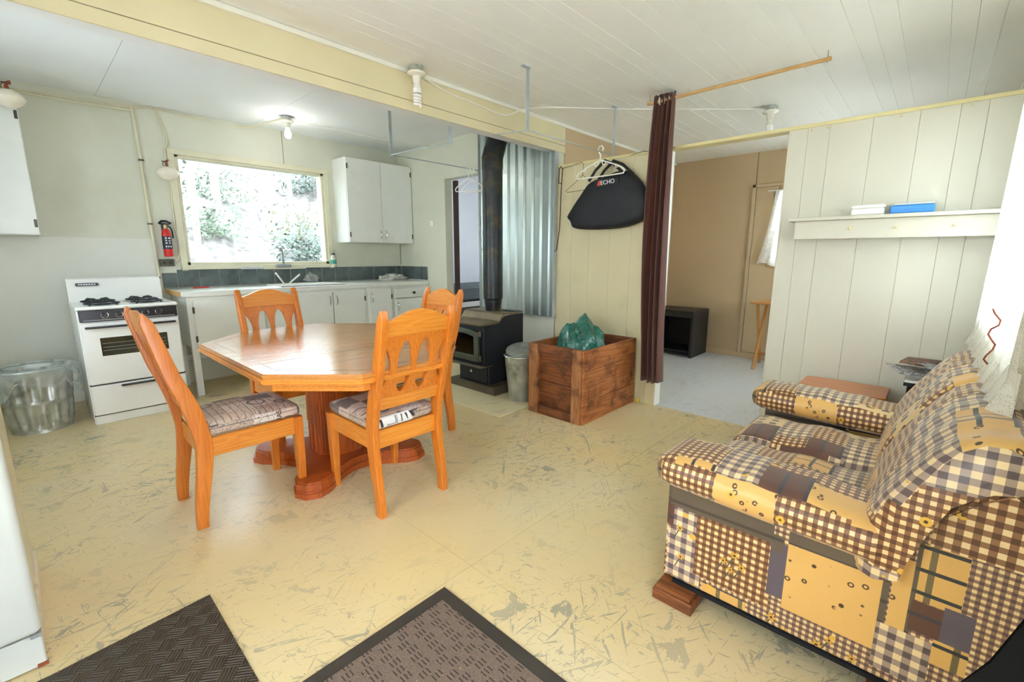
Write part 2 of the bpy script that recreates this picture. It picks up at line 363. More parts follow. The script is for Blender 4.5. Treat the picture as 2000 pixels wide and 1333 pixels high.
def patchwork(name='patchwork_upholstery', rects=(), flowers=()):
    m = NT(name); tc = m.n('ShaderNodeTexCoord'); sp = m.n('ShaderNodeSeparateXYZ'); m.link(tc.outputs['UV'], sp.inputs[0])
    u, v = sp.outputs[0], sp.outputs[1]
    A = m.math
    row = A('FLOOR', A('DIVIDE', v, .135))
    wr = m.n('ShaderNodeTexWhiteNoise', noise_dimensions='1D'); m.put(wr.inputs['W'], row)
    ush = A('ADD', u, A('MULTIPLY', wr.outputs[0], .37))
    colm = A('FLOOR', A('DIVIDE', ush, .185))
    cx = m.n('ShaderNodeCombineXYZ'); m.link(colm, cx.inputs[0]); m.link(row, cx.inputs[1])
    wn = m.n('ShaderNodeTexWhiteNoise', noise_dimensions='2D'); m.link(cx.outputs[0], wn.inputs['Vector'])
    idv = wn.outputs[0]
    def chk(s):
        a = A('FLOORED_MODULO', A('FLOOR', A('DIVIDE', u, s)), 2.0); b = A('FLOORED_MODULO', A('FLOOR', A('DIVIDE', v, s)), 2.0)
        return A('ADD', a, b)
    def three(c, k0, k1, k2):
        return m.mix(A('GREATER_THAN', c, 1.5), m.mix(A('GREATER_THAN', c, .5), lin(k0), lin(k1)), lin(k2))
    cream = '#E2C086'
    g1 = three(chk(.0125), '#E6C890', '#8A5E38', '#5E3A22')
    g2 = three(chk(.019), '#E6CC9A', '#A38C7A', '#5E4E4A')
    # golden plaid: thin dark lines on gold squares
    lu = A('LESS_THAN', A('FLOORED_MODULO', u, .075), .014); lv = A('LESS_THAN', A('FLOORED_MODULO', v, .068), .011)
    g3 = m.mix(lv, m.mix(lu, lin('#D6A75C'), lin('#6E5E3C')), lin('#2E2E30'))
    vo = m.n('ShaderNodeTexVoronoi', feature='F1'); m.link(tc.outputs['UV'], vo.inputs['Vector']); vo.inputs['Scale'].default_value = 26
    sq = m.ramp(vo.outputs['Distance'], [(.10, 0.), (.13, 1.), (.2, 1.), (.24, 0.)])
    vo2 = m.n('ShaderNodeTexVoronoi', feature='F1'); m.link(tc.outputs['UV'], vo2.inputs['Vector']); vo2.inputs['Scale'].default_value = 26
    g4 = m.mix(A('MULTIPLY', sq, A('GREATER_THAN', m.noise(tc.outputs['UV'], 30, 1), .38)), lin('#DBAC60'), lin('#4A3018'))
    g5 = m.mix(lv, lin('#5C3A2C'), lin('#38363C'))
    g6 = m.mix(A('GREATER_THAN', chk(.03), .5), lin('#66584F'), lin('#DCC08C'))
    c = g1
    for th, g in ((.46, g2), (.66, g4), (.80, g3), (.89, g6), (.94, g5)):
        c = m.mix(A('GREATER_THAN', idv, th), c, g)
    g7 = three(chk(.0095), '#E0C48E', '#8C6A50', '#5A4440'); g8 = m.mix(lv, lin('#5E5140'), lin('#43392E')); g9 = lin('#5B5058')
    g10 = three(chk(.021), '#E6CC9C', '#A88E7C', '#5C5054'); g11 = three(chk(.016), '#E8CC98', '#8E6440', '#5C3A24')
    G = dict(g1=g1, g2=g2, g3=g3, g4=g4, g5=g5, g6=g6, g7=g7, g8=g8, g9=g9, g10=g10, g11=g11)
    for u0, u1, v0, v1, k in rects:
        t = A('MULTIPLY', A('MULTIPLY', A('GREATER_THAN', u, u0), A('LESS_THAN', u, u1)), A('MULTIPLY', A('GREATER_THAN', v, v0), A('LESS_THAN', v, v1)))
        c = m.mix(t, c, G[k])
    for fu, fv, fr in flowers:
        du = A('SUBTRACT', u, fu); dv = A('SUBTRACT', v, fv)
        rr = A('SQRT', A('ADD', A('MULTIPLY', du, du), A('MULTIPLY', dv, dv))); th = A('ARCTAN2', dv, du)
        lim = A('MULTIPLY_ADD', A('COSINE', A('MULTIPLY', th, 6.)), fr*.28, fr*.72)
        c = m.mix(A('LESS_THAN', rr, lim), c, lin('#D2A03A')); c = m.mix(A('LESS_THAN', rr, fr*.25), c, lin('#3E2A12'))
        st = A('MULTIPLY', A('LESS_THAN', A('ABSOLUTE', A('ADD', du, A('MULTIPLY', dv, .4))), .0022), A('MULTIPLY', A('LESS_THAN', dv, -fr*.6), A('GREATER_THAN', dv, -fr*3.2)))
        c = m.mix(st, c, lin('#4C4A36'))
    # yellow flower sprigs
    vf = m.n('ShaderNodeTexVoronoi', feature='F1'); m.link(tc.outputs['UV'], vf.inputs['Vector']); vf.inputs['Scale'].default_value = 13
    fl = A('MULTIPLY', A('LESS_THAN', vf.outputs['Distance'], .17), A('GREATER_THAN', m.noise(tc.outputs['UV'], 6, 1), .56))
    c = m.mix(fl, c, lin('#D9A83C'))
    ctr = A('MULTIPLY', A('LESS_THAN', vf.outputs['Distance'], .06), A('GREATER_THAN', m.noise(tc.outputs['UV'], 6, 1), .56))
    c = m.mix(ctr, c, lin('#4A3414'))
    m.col(c); m.set(Roughness=.42, Sheen_Weight=.2, Specular_IOR_Level=.5)
    m.bump(m.noise(m.co(), 240, 2), .12, .002)
    return m.m
m_patch = patchwork()
m_patch_side = patchwork('patchwork_side_upholstery', [(-.5, .5, -.1, .9, 'g7'), (.30, .47, -.06, .33, 'g10'), (.08, .46, .325, .43, 'g8'), (.41, .47, .24, .33, 'g5'), (.43, .47, -.06, .16, 'g1'), (.075, .325, .085, .325, 'g1'),
    (.14, .29, -.06, .072, 'g3'), (.035, .085, .14, .335, 'g9'), (.05, .08, .3, .36, 'g8'), (-.2, .037, .345, .43, 'g8'), (-.2, .037, .112, .345, 'g4'), (-.215, -.2, .1, .43, 'g8'), (-.26, -.22, .13, .43, 'g4'), (-.27, -.26, .2, .5, 'g8'),
    (-.36, -.27, .32, .49, 'g3'), (-.33, -.265, .225, .318, 'g5'), (-.39, -.33, .225, .33, 'g9'), (-.5, -.28, .49, .8, 'g11'), (-.39, -.32, .15, .225, 'g3'), (-.32, -.2, .06, .21, 'g2')],
    [(.19, .225, .017), (.225, .19, .014), (.165, .19, .016), (.2, .165, .013), (.385, .245, .015), (.375, .13, .015), (.415, .025, .015), (.325, .03, .015), (.06, .06, .017), (.02, .03, .017), (.08, .02, .014), (-.07, .04, .018), (-.12, .02, .017), (-.16, .05, .015), (-.1, .075, .014)])
def newsprint():
    m = NT('newsprint_seat_cloth'); tc = m.n('ShaderNodeTexCoord'); v = tc.outputs['UV']
    A = m.math; info = m.n('ShaderNodeObjectInfo')
    sp = m.n('ShaderNodeSeparateXYZ'); m.link(v, sp.inputs[0])
    u_, v_ = sp.outputs[0], sp.outputs[1]
    cx = m.n('ShaderNodeCombineXYZ'); m.link(A('FLOOR', A('DIVIDE', u_, .11)), cx.inputs[0]); m.link(A('FLOOR', A('DIVIDE', v_, .13)), cx.inputs[1])
    m.link(info.outputs['Random'], cx.inputs[2])
    wn = m.n('ShaderNodeTexWhiteNoise', noise_dimensions='3D'); m.link(cx.outputs[0], wn.inputs['Vector'])
    base = m.ramp(wn.outputs[0], [(0., '#CDBBA8'), (.35, '#B9A694'), (.6, '#D9CFC4'), (.82, '#7A7068'), (1., '#E6E0DA')], 'CONSTANT')
    ln = A('LESS_THAN', A('FLOORED_MODULO', v_, .032), .0035)
    ink = m.ramp(m.noise(m.co('UV', (9, 26, 1)), 5, 5, .6, 1.2), [(.6, 0.), (.63, 1.)])
    txt = A('MULTIPLY', A('GREATER_THAN', m.noise(m.co('UV', (1, .5, 1)), 150, 1), .57), A('GREATER_THAN', wn.outputs[0], .45))
    vo = m.n('ShaderNodeTexVoronoi', feature='F1'); m.link(v, vo.inputs['Vector']); vo.inputs['Scale'].default_value = 8
    rg = m.ramp(vo.outputs['Distance'], [(.28, 0.), (.31, 1.), (.36, 1.), (.39, 0.)])
    f = A('MINIMUM', A('ADD', A('MAXIMUM', A('MULTIPLY', ln, .75), A('MAXIMUM', A('MULTIPLY', ink, .9), A('MULTIPLY', rg, .8))), A('MULTIPLY', txt, .35)), 1.)
    m.col(m.mix(f, base, lin('#2B2724'))); m.set(Roughness=.6, Sheen_Weight=.1)
    m.bump(m.noise(m.co(), 300, 2), .1, .001); return m.m
m_news = newsprint()
def rubber_mat():
    m = NT('basketweave_rubber'); v = m.co('Object', (1, 1, 1), (0, 0, math.radians(38))); sp = m.n('ShaderNodeSeparateXYZ'); m.link(v, sp.inputs[0]); A = m.math
    a = A('FLOORED_MODULO', A('ADD', A('FLOOR', A('DIVIDE', sp.outputs[0], .05)), A('FLOOR', A('DIVIDE', sp.outputs[1], .05))), 2.)
    s1 = A('SINE', A('MULTIPLY', sp.outputs[0], 628)); s2 = A('SINE', A('MULTIPLY', sp.outputs[1], 628))
    h = A('ADD', A('MULTIPLY', a, s1), A('MULTIPLY', A('SUBTRACT', 1., a), s2))
    m.col(m.mix(m.ramp(h, [(.0, 0.), (.9, 1.)]), lin('#332C22'), lin('#5A4E3C'))); m.set(Roughness=.5); m.bump(h, .6, .004); return m.m
m_mat2 = rubber_mat()
def carpetmat():
    m = NT('brown_ribbed_carpet'); v = m.co(); A = m.math
    sp = m.n('ShaderNodeSeparateXYZ'); m.link(v, sp.inputs[0]); x, y = sp.outputs[0], sp.outputs[1]
    row = A('FLOOR', A('DIVIDE', y, .034)); wr = m.n('ShaderNodeTexWhiteNoise', noise_dimensions='1D'); m.put(wr.inputs['W'], row)
    xs_ = A('ADD', x, A('MULTIPLY', wr.outputs[0], .06))
    bar = A('MULTIPLY', A('MULTIPLY', A('LESS_THAN', A('FLOORED_MODULO', xs_, .0135), .0042), A('LESS_THAN', A('FLOORED_MODULO', xs_, .0675), .0405)), A('LESS_THAN', A('FLOORED_MODULO', y, .034), .025))
    n = m.noise(v, 320, 2)
    c = m.mix(n, lin('#463830'), lin('#94806E')); c = m.mix(A('MULTIPLY', bar, .8), c, lin('#241C17'))
    c = m.mix(A('GREATER_THAN', m.noise(v, 90, 1), .76), c, lin('#B99A58'))
    m.col(c); m.set(Roughness=.95); m.bump(A('SUBTRACT', n, A('MULTIPLY', bar, .8)), .8, .006); return m.m
m_mat1 = carpetmat()
def sheetmetal():
    m = NT('corrugated_zinc'); v = m.co('Object', (1, 1, .15))
    m.col(m.mix(m.noise(v, 8, 3), lin('#9FB0AC'), lin('#D2DCDA'))); m.set(Metallic=.9, Roughness=m.math('MULTIPLY_ADD', m.noise(v, 5, 3), .2, .2)); return m.m
m_zinc = sheetmetal()
# ------------------------------------------------------------------ setting
XL, XR, XB, YN, YW, YB = -.95, 3.66, 6.30, -.30, 5.52, 2.80
ZC, ZK, ZP = 2.54, 2.65, 2.13
def wall_boxes(axis, c0, c1, a0, a1, z0, z1, holes):
    """wall slab with rectangular holes (a0,a1,z0,z1), as boxes in one mesh"""
    bm = BM(); cuts = sorted({a0, a1, *[h[0] for h in holes], *[h[1] for h in holes]})
    for p, q in zip(cuts, cuts[1:]):
        zs = [(z0, z1)]
        for h in holes:
            if h[0] <= p+1e-6 and h[1] >= q-1e-6:
                zs = [s for lo, hi in zs for s in ((lo, min(hi, h[2])), (max(lo, h[3]), hi)) if s[1]-s[0] > 1e-4]
        for lo, hi in zs:
            if axis == 'y': box(bm, p, q, c0, c1, lo, hi)
            else: box(bm, c0, c1, p, q, lo, hi)
    return bm
# floor: subfloor with plywood sheets
fl = struct(bx('floor', (XL-.2, XR+.02, YN-.2, YW+.1, -.12, -.012), m_groove), 'scuffed cream painted plywood floor')
xs = [XL-.2, 1.143, 2.36, XR+.02]; ys = [YN-.2, 1.295, 3.72, YW+.1]
for i in range(3):
    for j in range(3):
        bx('floor_sheet', (xs[i]+.0007, xs[i+1]-.0007, ys[j]+.0007, ys[j+1]-.0007, -.012, 0), m_floor, fl)
fb = struct(bx('floor_back_room', (XR+.02, XB+.1, YN-.2, YB+.1, -.12, -.012), m_groove), 'plywood floor of the back room, cool daylight put into its grey colour')
for y0, y1 in ((YN-.2, .9), (.9, 2.12), (2.12, YB+.1)):
    for x0, x1 in ((XR+.02, 4.9), (4.9, XB+.1)):
        bx('floor_sheet', (x0+.001, x1-.001, y0+.001, y1-.001, -.012, 0), m_floor_back, fb)
struct(bx('floor_bedroom', (XR+.02, XB+.1, YB+.1, YW+.1, -.12, 0), m_floor_back), 'bedroom floor')
# window wall
struct(mk('wall_back', wall_boxes('y', YW, YW+.16, XL-.1, XB+.1, 0, ZK+.1, [(1.16, 2.62, 1.20, 2.25)]), m_wall), 'beige kitchen wall with the picture window')
wb = bpy.data.objects['wall_back']
bx('wall_panel', (XL, .93, YW-.012, YW, 0, 1.45), m_wallpanel, wb, bev=.002)
for x in (2.18,):
    bx('panel_seam', (x, x+.006, YW-.004, YW, 2.28, ZK), m_groove, wb)
bx('corner_seam', (XR-.008, XR, YW-.006, YW, 1.18, 1.45), m_groove, wb)
# kitchen right wall with doorway, bedroom beyond
struct(mk('wall_right', wall_boxes('x', XR, XR+.11, YB+.0125, YW, 0, ZK, [(3.88, 4.52, 0, 2.21)]), m_wall), 'beige kitchen wall with the bedroom doorway')
wr_ = bpy.data.objects['wall_right']
bx('door_jamb_strip', (XR+.112, XR+.15, 4.44, 4.5, 0, 2.2), pm('dark_brown_edge', '#3A2620', .6), wr_)
struct(mk('wall_left', wall_boxes('x', XL-.12, XL, YN-.2, YW, 0, ZK+.1, [(.3, 1.7, .95, 2.1), (3.05, 4.35, 1.0, 2.1)]), m_wall), 'left wall with two added unseen windows')
# beam and the wall behind it (continues into the back room)
bm_ = struct(bx('trim_1', (XL, XR, YB+.012, YB+.12, 2.285, ZK), m_ceilk), 'cream boxed ceiling beam between kitchen and living room')
bx('beam_seam', (XL, XR+.1, YB+.004, YB+.0125, 2.34, 2.352), m_groove, bm_)
bx('beam_board', (XL, XR+.11, YB, YB+.012, 2.3485, ZC), m_cream, bm_, bev=.001)
bx('beam_board', (XL, XR+.11, YB, YB+.012, 2.28, 2.344), m_cream, bm_, bev=.001)
struct(bx('wall_middle', (XR+.11, XB, YB, YB+.12, 0, ZK), m_tan), 'tan wall between back room and bedroom')
struct(bx('trim_2', (XL, XB, YB-.018, YB-.0005, ZC-.03, ZC-.002), m_white_trim, bev=.003), 'white ceiling trim along the beam')
struct(bx('trim_5', (XL, XB, YN+.0005, YN+.02, ZC-.05, ZC-.002), m_white_trim, bev=.003), 'white ceiling trim above the lace window')
# ceilings
ck = struct(bx('ceiling_kitchen', (XL-.1, XB+.1, YB+.1, YW+.1, ZK+.012, ZK+.12), m_ceilk), 'white kitchen ceiling of large panels')
cx_ = [XL-.1, 0.65, 1.88, 3.1, XB+.1]
for a, b in zip(cx_, cx_[1:]): bx('ceiling_panel', (a+.0015, b-.0015, YB+.1, YW+.1, ZK, ZK+.012), m_ceilk, ck)
cm = struct(bx('ceiling', (XL-.1, XB+.1, YN-.2, YB, ZC+.013, ZC+.12), m_ceil), 'white painted board ceiling')
yy = YN-.2; wid = [.105, .1, .205, .1, .105, .2]; k = 0
board_mesh = {}
while yy < YB-.002:
    w_ = min(wid[k % 6], YB-yy); k += 1
    bm = BM(); box(bm, XL-.1, XB+.1, yy+.0004, yy+w_-.0004, ZC, ZC+.013, bev=.0014)
    mk('ceiling_board', bm, m_ceil, cm); yy += w_
# near wall: lace window, plus added unseen entry opening and back-room window
WN2, WN3, DR = (2.02, 3.46, 1.0, 2.06), (4.4, 5.6, .98, 2.05), (-.3, .6, 0, 2.08)
struct(mk('wall_near', wall_boxes('y', YN-.14, YN, XL-.1, XB+.1, 0, ZK+.1, [WN2, WN3, DR]), m_shelfwall), 'cream wall behind the sofa with the lace-curtained window')
# back room far wall
struct(mk('wall_far', wall_boxes('x', XB, XB+.14, YN-.1, YW+.1, 0, ZK+.1, [(.75, 1.5, 1.22, 2.04), (3.55, 4.85, .95, 2.15)]), m_tan), 'tan far wall of the back room')
wf = bpy.data.objects['wall_far']
bx('door_board', (XB-.02, XB-.001, .6, 1.745, .08, 1.2), m_tan, wf, bev=.002)
bx('door_board', (XB-.02, XB-.001, 1.5, 1.745, 1.2, 2.12), m_tan, wf, bev=.002)
bx('casing', (XB-.03, XB-.001, 1.75, 1.79, .05, 2.16), pm('pale_tan_casing', '#C0AA86', .5), wf, bev=.003)
bx('casing', (XB-.03, XB-.001, .6, 1.79, 2.125, 2.16), m_tan, wf, bev=.003)
bx('panel_seam', (XB-.006, XB-.0005, 1.76, 1.768, 2.16, ZC), m_groove, wf)
bx('mop_board', (XB-.012, XB-.0005, YN, YB, 0, .07), m_tan, wf, bev=.002)
struct(mk('wall_bedroom', box(BM(), XR+.11, XB, YW-.03, YW-.001, 0, ZK), m_bedwhite), 'white bedroom wall seen through the doorway')
# partition: vertical board panelling
def planks(name, ycuts, mat, label):
    root = struct(bx(name, (XR+.012, XR+.09, ycuts[0], ycuts[-1], 0, ZP), mat), label)
    for a, b in zip(ycuts, ycuts[1:]):
        bm = BM(); box(bm, XR, XR+.012, a+.0004, b-.0004, 0.0, ZP, bev=.0016); mk('panel_board', bm, mat, root)
    return root
planks('wall_partition', [YN, -.092, .017, .185, .4, .618, .74, .84], m_shelfwall, 'cream board partition carrying the coat shelf')
planks('wall_partition_middle', [1.69, 1.78, 1.99, 2.2, 2.42, 2.62, YB], m_bagwall, 'yellowish cream board partition beside the stove')
st_ = struct(bx('trim_3', (XR-.006, XR+.1, YN, YB, ZP, ZP+.022), m_yellowstrip, bev=.002), 'yellowed wood rail along the partition top')
bx('end_cap', (XR-.003, XR+.095, .838, .85, 0, ZP), m_shelfwall, st_, bev=.002)
bx('end_cap', (XR-.003, XR+.095, 1.68, 1.692, 0, ZP), m_white_trim, st_, bev=.002)
for y in (.72, .63, .27, -.02):
    bm = BM(); tube(bm, [(XR-.004, y, ZP-.02), (XR-.022, y, ZP-.024), (XR-.026, y, ZP-.012)], .004, 6); mk('coat_nail', bm, m_yellowstrip, st_)
# windows
def window(n, axis, c, a0, a1, z0, z1, fw, mat, depth=.12, proud=.02, label=''):
    """frame + glass pane; c is the room face of the wall, going outwards in +s"""
    s = 1 if c > 3 else -1
    def bb(u0, u1, v0, v1, d0, d1):
        lo, hi = sorted((c+s*d0, c+s*d1))
        return (u0, u1, lo, hi, v0, v1) if axis == 'y' else (lo, hi, u0, u1, v0, v1)
    root = struct(bx(f'window_{n}', bb(a0-fw, a1+fw, z1, z1+fw, -proud, .0), mat, bev=.003), label)
    bx('window_frame', bb(a0-fw, a0, z0-fw, z1, -proud, 0), mat, root, bev=.003); bx('window_frame', bb(a1, a1+fw, z0-fw, z1, -proud, 0), mat, root, bev=.003)
    for d in (bb(a0, a0+.03, z0, z1, 0, depth), bb(a1-.03, a1, z0, z1, 0, depth), bb(a0, a1, z1-.02, z1, 0, depth), bb(a0, a1, z0, z0+.025, 0, depth)):
        bx('window_reveal', d, mat, root)
    bx('window_sill', bb(a0-fw, a1+fw, z0-.045, z0-.002, -proud-.025, 0), mat, root, bev=.004)
    bx('window_pane', bb(a0+.03, a1-.03, z0+.025, z1-.02, depth*.75, depth*.75+.005), m_glass, root)
    return root
m_frame = pm('aged_cream_frame', '#D5D1B6', .5, var=.04, stain='#C0A878', ss=3, st=(.66, .8))
window(1, 'y', YW, 1.16, 2.62, 1.20, 2.25, .055, m_frame, label='large picture window over the kitchen counter')
window(2, 'y', YN, *WN2, .06, m_white_trim, label='window behind the sofa veiled by white lace')
window(3, 'x', XB, .75, 1.5, 1.22, 2.04, .05, m_tan, label='small back-room window behind a lace curtain')
window(4, 'y', YN, *WN3, .05, m_white_trim, label='unseen back-room window added in the near wall for light')  # out of view, added to light the back room
window(5, 'x', XB, 3.55, 4.85, .95, 2.15, .05, m_white_trim, label='unseen bedroom window added for light')  # out of view, added so daylight reaches the bedroom
window(6, 'x', XL, .3, 1.7, .95, 2.1, .05, m_white_trim, label='unseen side window added in the left wall for fill light')  # out of view, added as fill for living room and ceiling
window(7, 'x', XL, 3.05, 4.35, 1.0, 2.1, .05, m_white_trim, label='unseen kitchen side window added in the left wall for fill light')  # out of view, added to brighten the kitchen from the left
dt = struct(bx('door_1', (DR[0]-.07, DR[0], YN-.02, YN+.015, 0, 2.15), m_white_trim), 'unseen open entry doorway added behind the viewer for daylight')  # opening out of view, added to let daylight in behind the camera
bx('door_casing', (DR[1], DR[1]+.07, YN-.02, YN+.015, 0, 2.15), m_white_trim, dt); bx('door_casing', (DR[0], DR[1], YN-.02, YN+.015, 2.08, 2.15), m_white_trim, dt)
# slate tiles of the backsplash, children of the walls
tx = [.94, 1.06, 1.25, 1.43, 1.61, 1.79, 1.97, 2.15, 2.335, 2.52, 2.69, 2.865, 3.04, 3.22, 3.4, 3.575, 3.65]
for i, (a, b) in enumerate(zip(tx, tx[1:])):
    bx('slate_tile', (a+.004, b-.004, YW-.014, YW-.001, .985, 1.125 if i == 0 else 1.155), m_slate, wb, bev=.002)
bx('tile_grout', (.94, XR-.002, YW-.008, YW, .975, 1.12), pm('pale_grout', '#A9ABA0', .8), wb)
for a, b in ((5.44, 5.5), (5.24, 5.435), (5.03, 5.235), (4.91, 5.025)):
    bx('slate_tile', (XR-.013, XR-.001, a+.003, b-.003, .985, 1.155), m_slate, wr_, bev=.002)
# ground and wooded bank outside
def bank():
    bm = BM()
    def f(u, v):
        x = -6+u*18; y = YW+.25+v*9
        z = -.5+max(0, y-7.2)*.62+.25*math.sin(x*1.3+y)+.18*math.sin(2.9*x-1.7*y)
        return (x, y, z)
    sheet(bm, f, 60, 40); o = struct(mk('ground_bank', bm, m_soil, smooth=True), 'sunlit forest bank outside the kitchen window'); o['kind'] = 'structure'
    def gz(x, y): return -.5+max(0, y-7.2)*.62+.25*math.sin(x*1.3+y)+.18*math.sin(2.9*x-1.7*y)
    rnd = random.Random(3)
    spots = [(1.5, 7.3, .55, 0), (2.4, 7.4, .6, 1), (3.3, 7.5, .7, 0), (4.2, 7.9, .7, 2), (2.9, 8.6, .6, 1), (1.9, 8.8, .7, 2), (3.9, 9.2, .8, 0), (5.1, 9.0, .8, 1), (2.6, 10.2, .9, 1), (4.4, 10.6, 1., 2), (6.0, 10.4, 1., 0), (3.2, 11.8, 1.1, 1), (5.4, 12.2, 1.1, 0), (1.2, 9.8, .8, 0)]
    words = ['low broad', 'pale feathery', 'dark rounded', 'tall loose', 'yellowish', 'thin', 'bushy', 'sprawling', 'light green', 'wide', 'dense', 'high', 'farthest', 'leafy']
    wheres = ['at the left foot of the bank', 'near the window centre', 'just behind the faucet', 'at the right foot of the bank', 'part way up the middle', 'above the left foot', 'right of centre on the slope', 'by the right window edge', 'high on the left slope', 'high on the right slope', 'beside the upper right frame', 'near the top middle', 'at the top right', 'by the left window edge']
    for (x, y, r, c), wd, wh in zip(spots, words, wheres):
        z = gz(x, y); root = thing('forest_shrub', (x, y, z), f'{wd} shrub outside the window {wh}', 'shrub', 'shrubs on the bank outside')
        bm = BM()
        for k in range(700):
            d = Vector((max(-.6, min(.6, rnd.gauss(0, .34))), max(-.5, min(.5, rnd.gauss(0, .3))), min(.9, abs(rnd.gauss(.32, .28)))))*r
            a = Vector((rnd.uniform(-1, 1), rnd.uniform(-1, 1), rnd.uniform(-.6, .6))).normalized(); b = a.orthogonal().normalized(); s_ = rnd.uniform(.02, .055)*(.6+r*.5)
            p = Vector((x, y, z))+d
            q = [p-a*s_*1.5, p+b*s_*.6, p+a*s_*1.5, p-b*s_*.6]; bm.faces.new([bm.verts.new(t) for t in q])
        lv = mk('foliage', bm, m_leaf[c], root); lv['kind'] = 'stuff'
        bm = BM()
        for k in range(5):
            tube(bm, [(x, y, z-.05), (x+rnd.uniform(-.2, .2)*r, y+rnd.uniform(-.2, .2)*r, z+.35*r), (x+rnd.uniform(-.5, .5)*r, y+rnd.uniform(-.4, .4)*r, z+.8*r)], [.012, .008, .004], 5)
        mk('twigs', bm, m_bark, root)
    for i, (x, y, r, h) in enumerate(((2.2, 9.6, .06, 5), (3.0, 11.2, .09, 6), (4.0, 10.0, .05, 5), (5.5, 11.5, .1, 6), (3.5, 13, .1, 6))):
        bm = BM(); z = gz(x, y); tube(bm, [(x, y, z-.1), (x+.05, y, z+h*.5), (x+.02, y+.1, z+h)], [r, r*.8, r*.5], 8)
        tag(mk('tree_trunk', bm, m_bark, smooth=True), ['thin pale trunk left of the window centre', 'thicker trunk near the middle of the window', 'slender sapling right of the window centre', 'stout trunk by the right side of the window', 'distant trunk at the top of the bank'][i], 'tree', 'trunks on the bank outside')
    bm = BM(); tube(bm, [(1.2, 8.0, gz(1.2, 8)+.1), (3.4, 8.15, gz(3.4, 8.15)+.14), (5.8, 8.0, gz(5.8, 8)+.12)], [.11, .1, .08], 10); tag(mk('fallen_log', bm, m_bark, smooth=True), 'mossy fallen log lying along the bank outside', 'log')
    g = bx('ground_yard', (-8, 14, -9, YN-.2, -.3, -.16), pm('yard_gravel', '#DAD8D0', .9), None); struct(g, 'yard outside the entry')
bank()
# ------------------------------------------------------------------ dining chairs and table
def back_y(z):            # centre line of the back posts, local (front is +y)
    if z <= .42: t = z/.42; return -.045+.045*(t*t*(3-2*t)) + 0
    return -.25*(z-.42)*min(1, .35+(z-.42)*2)
def make_chair(label, group):
    t = thing('dining_chair', (0, 0, 0), label, 'chair', group)
    hw = .195
    for s in (-1, 1):
        bm = BM(); fr, bk = [], []
        N = 26
        for i in range(N+1):
            z = 1.055*i/N; y = back_y(z)
            d = .024+.012*math.sin(min(1, z/.55)*math.pi*.5) if z < .6 else .036-.012*((z-.6)/.455)
            if z > 1.0: d *= math.sqrt(max(.02, 1-((z-1.0)/.056)**2))
            fr.append((y+d, z)); bk.append((y-d, z))
        poly = fr+bk[::-1]
        pl = plate([(a, b) for a, b in poly], [], .036, .005)
        xf(pl, Matrix(((0, 0, 1, s*hw), (1, 0, 0, 0), (0, 1, 0, 0), (0, 0, 0, 1))))
        mk('back_post', pl, m_orange, t, local=True, smooth=True, ang=40)
        bm = BM(); x = s*(hw-.002)
        for a in (0,):
            r = [[bm.verts.new((x+dx*w, .435+dy*w, z)) for dx, dy in ((-1, -1), (1, -1), (1, 1), (-1, 1))] for z, w in ((0, .017), (.2, .02), (.44, .024))]
            skin(bm, r)
        bmesh.ops.bevel(bm, geom=[e for e in bm.edges if abs(e.verts[0].co.z-e.verts[1].co.z) > .1], offset=.004, segments=1, affect='EDGES')
        mk('leg', bm, m_orange, t, local=True)
        mk('seat_rail', box(BM(), x-.011, x+.011, .02, .42, .345, .44, bev=.003), m_orange_y, t, local=True)
    mk('seat_rail', box(BM(), -hw+.02, hw-.02, .425, .447, .365, .44, bev=.003), m_orange_x, t, local=True)
    mk('seat_rail', box(BM(), -hw+.016, hw-.016, -.012, .012, .345, .44, bev=.003), m_orange_x, t, local=True)
    bm = BM(); rbox(bm, (0, .225, .472), (.405, .47, .068), .03, 9, .02)
    for v in bm.verts:
        if v.co.y < .03: v.co.x *= .86
    mk('seat_cushion', bm, m_news, t, local=True, smooth=True, ang=80, uv=True)
    # back boards lie in the leaning plane
    def place(bm, dy=0):
        for v in bm.verts:
            x, z, d = v.co; v.co = (x, back_y(z)+d+dy, z)
        return bm
    w = hw-.014
    arch = [(-w, .93)]+[(w, .93)]+[(w-2*w*i/14, 1.0+.052*math.sin(math.pi*i/14)**1.3) for i in range(15)]
    mk('crest_rail', place(plate(arch, [], .026, .003)), m_orange_x, t, local=True, smooth=True, ang=30)
    def oval(cx, a0=0, a1=2*math.pi, n=22, hx=.042): return [(cx+hx*math.cos(a0+(a1-a0)*i/n), .765+.135*math.sin(a0+(a1-a0)*i/n)) for i in range(n)]
    left = [(-w, .64+0*i) for i in (0,)]
    half = lambda s, up: [(s*(w-.0)+(-s)*.045*math.sin(math.pi*i/14), (.65+.25*i/14) if up else (.9-.25*i/14)) for i in range(15)]
    outl = [(-w, .615), (w, .615)]+half(1, True)+[(w, .93), (-w, .93)]+half(-1, False)
    mk('back_splat', place(plate(outl, [oval(-.056), oval(.056)], .02, .002)), m_orange, t, local=True, smooth=True, ang=30)
    mk('back_rail', place(box(BM(), -w, w, .55, .615, -.013, .013, bev=.003)), m_orange_x, t, local=True)
    return t
def put(o, x, y, rz): o.location = (x, y, 0); o.rotation_euler = (0, 0, rz); return o
ch = make_chair('orange pine dining chair with its back to the viewer, nearest the sofa', 'dining chairs round the octagonal table')
CH = [put(ch, 1.277, 1.945, 0)]
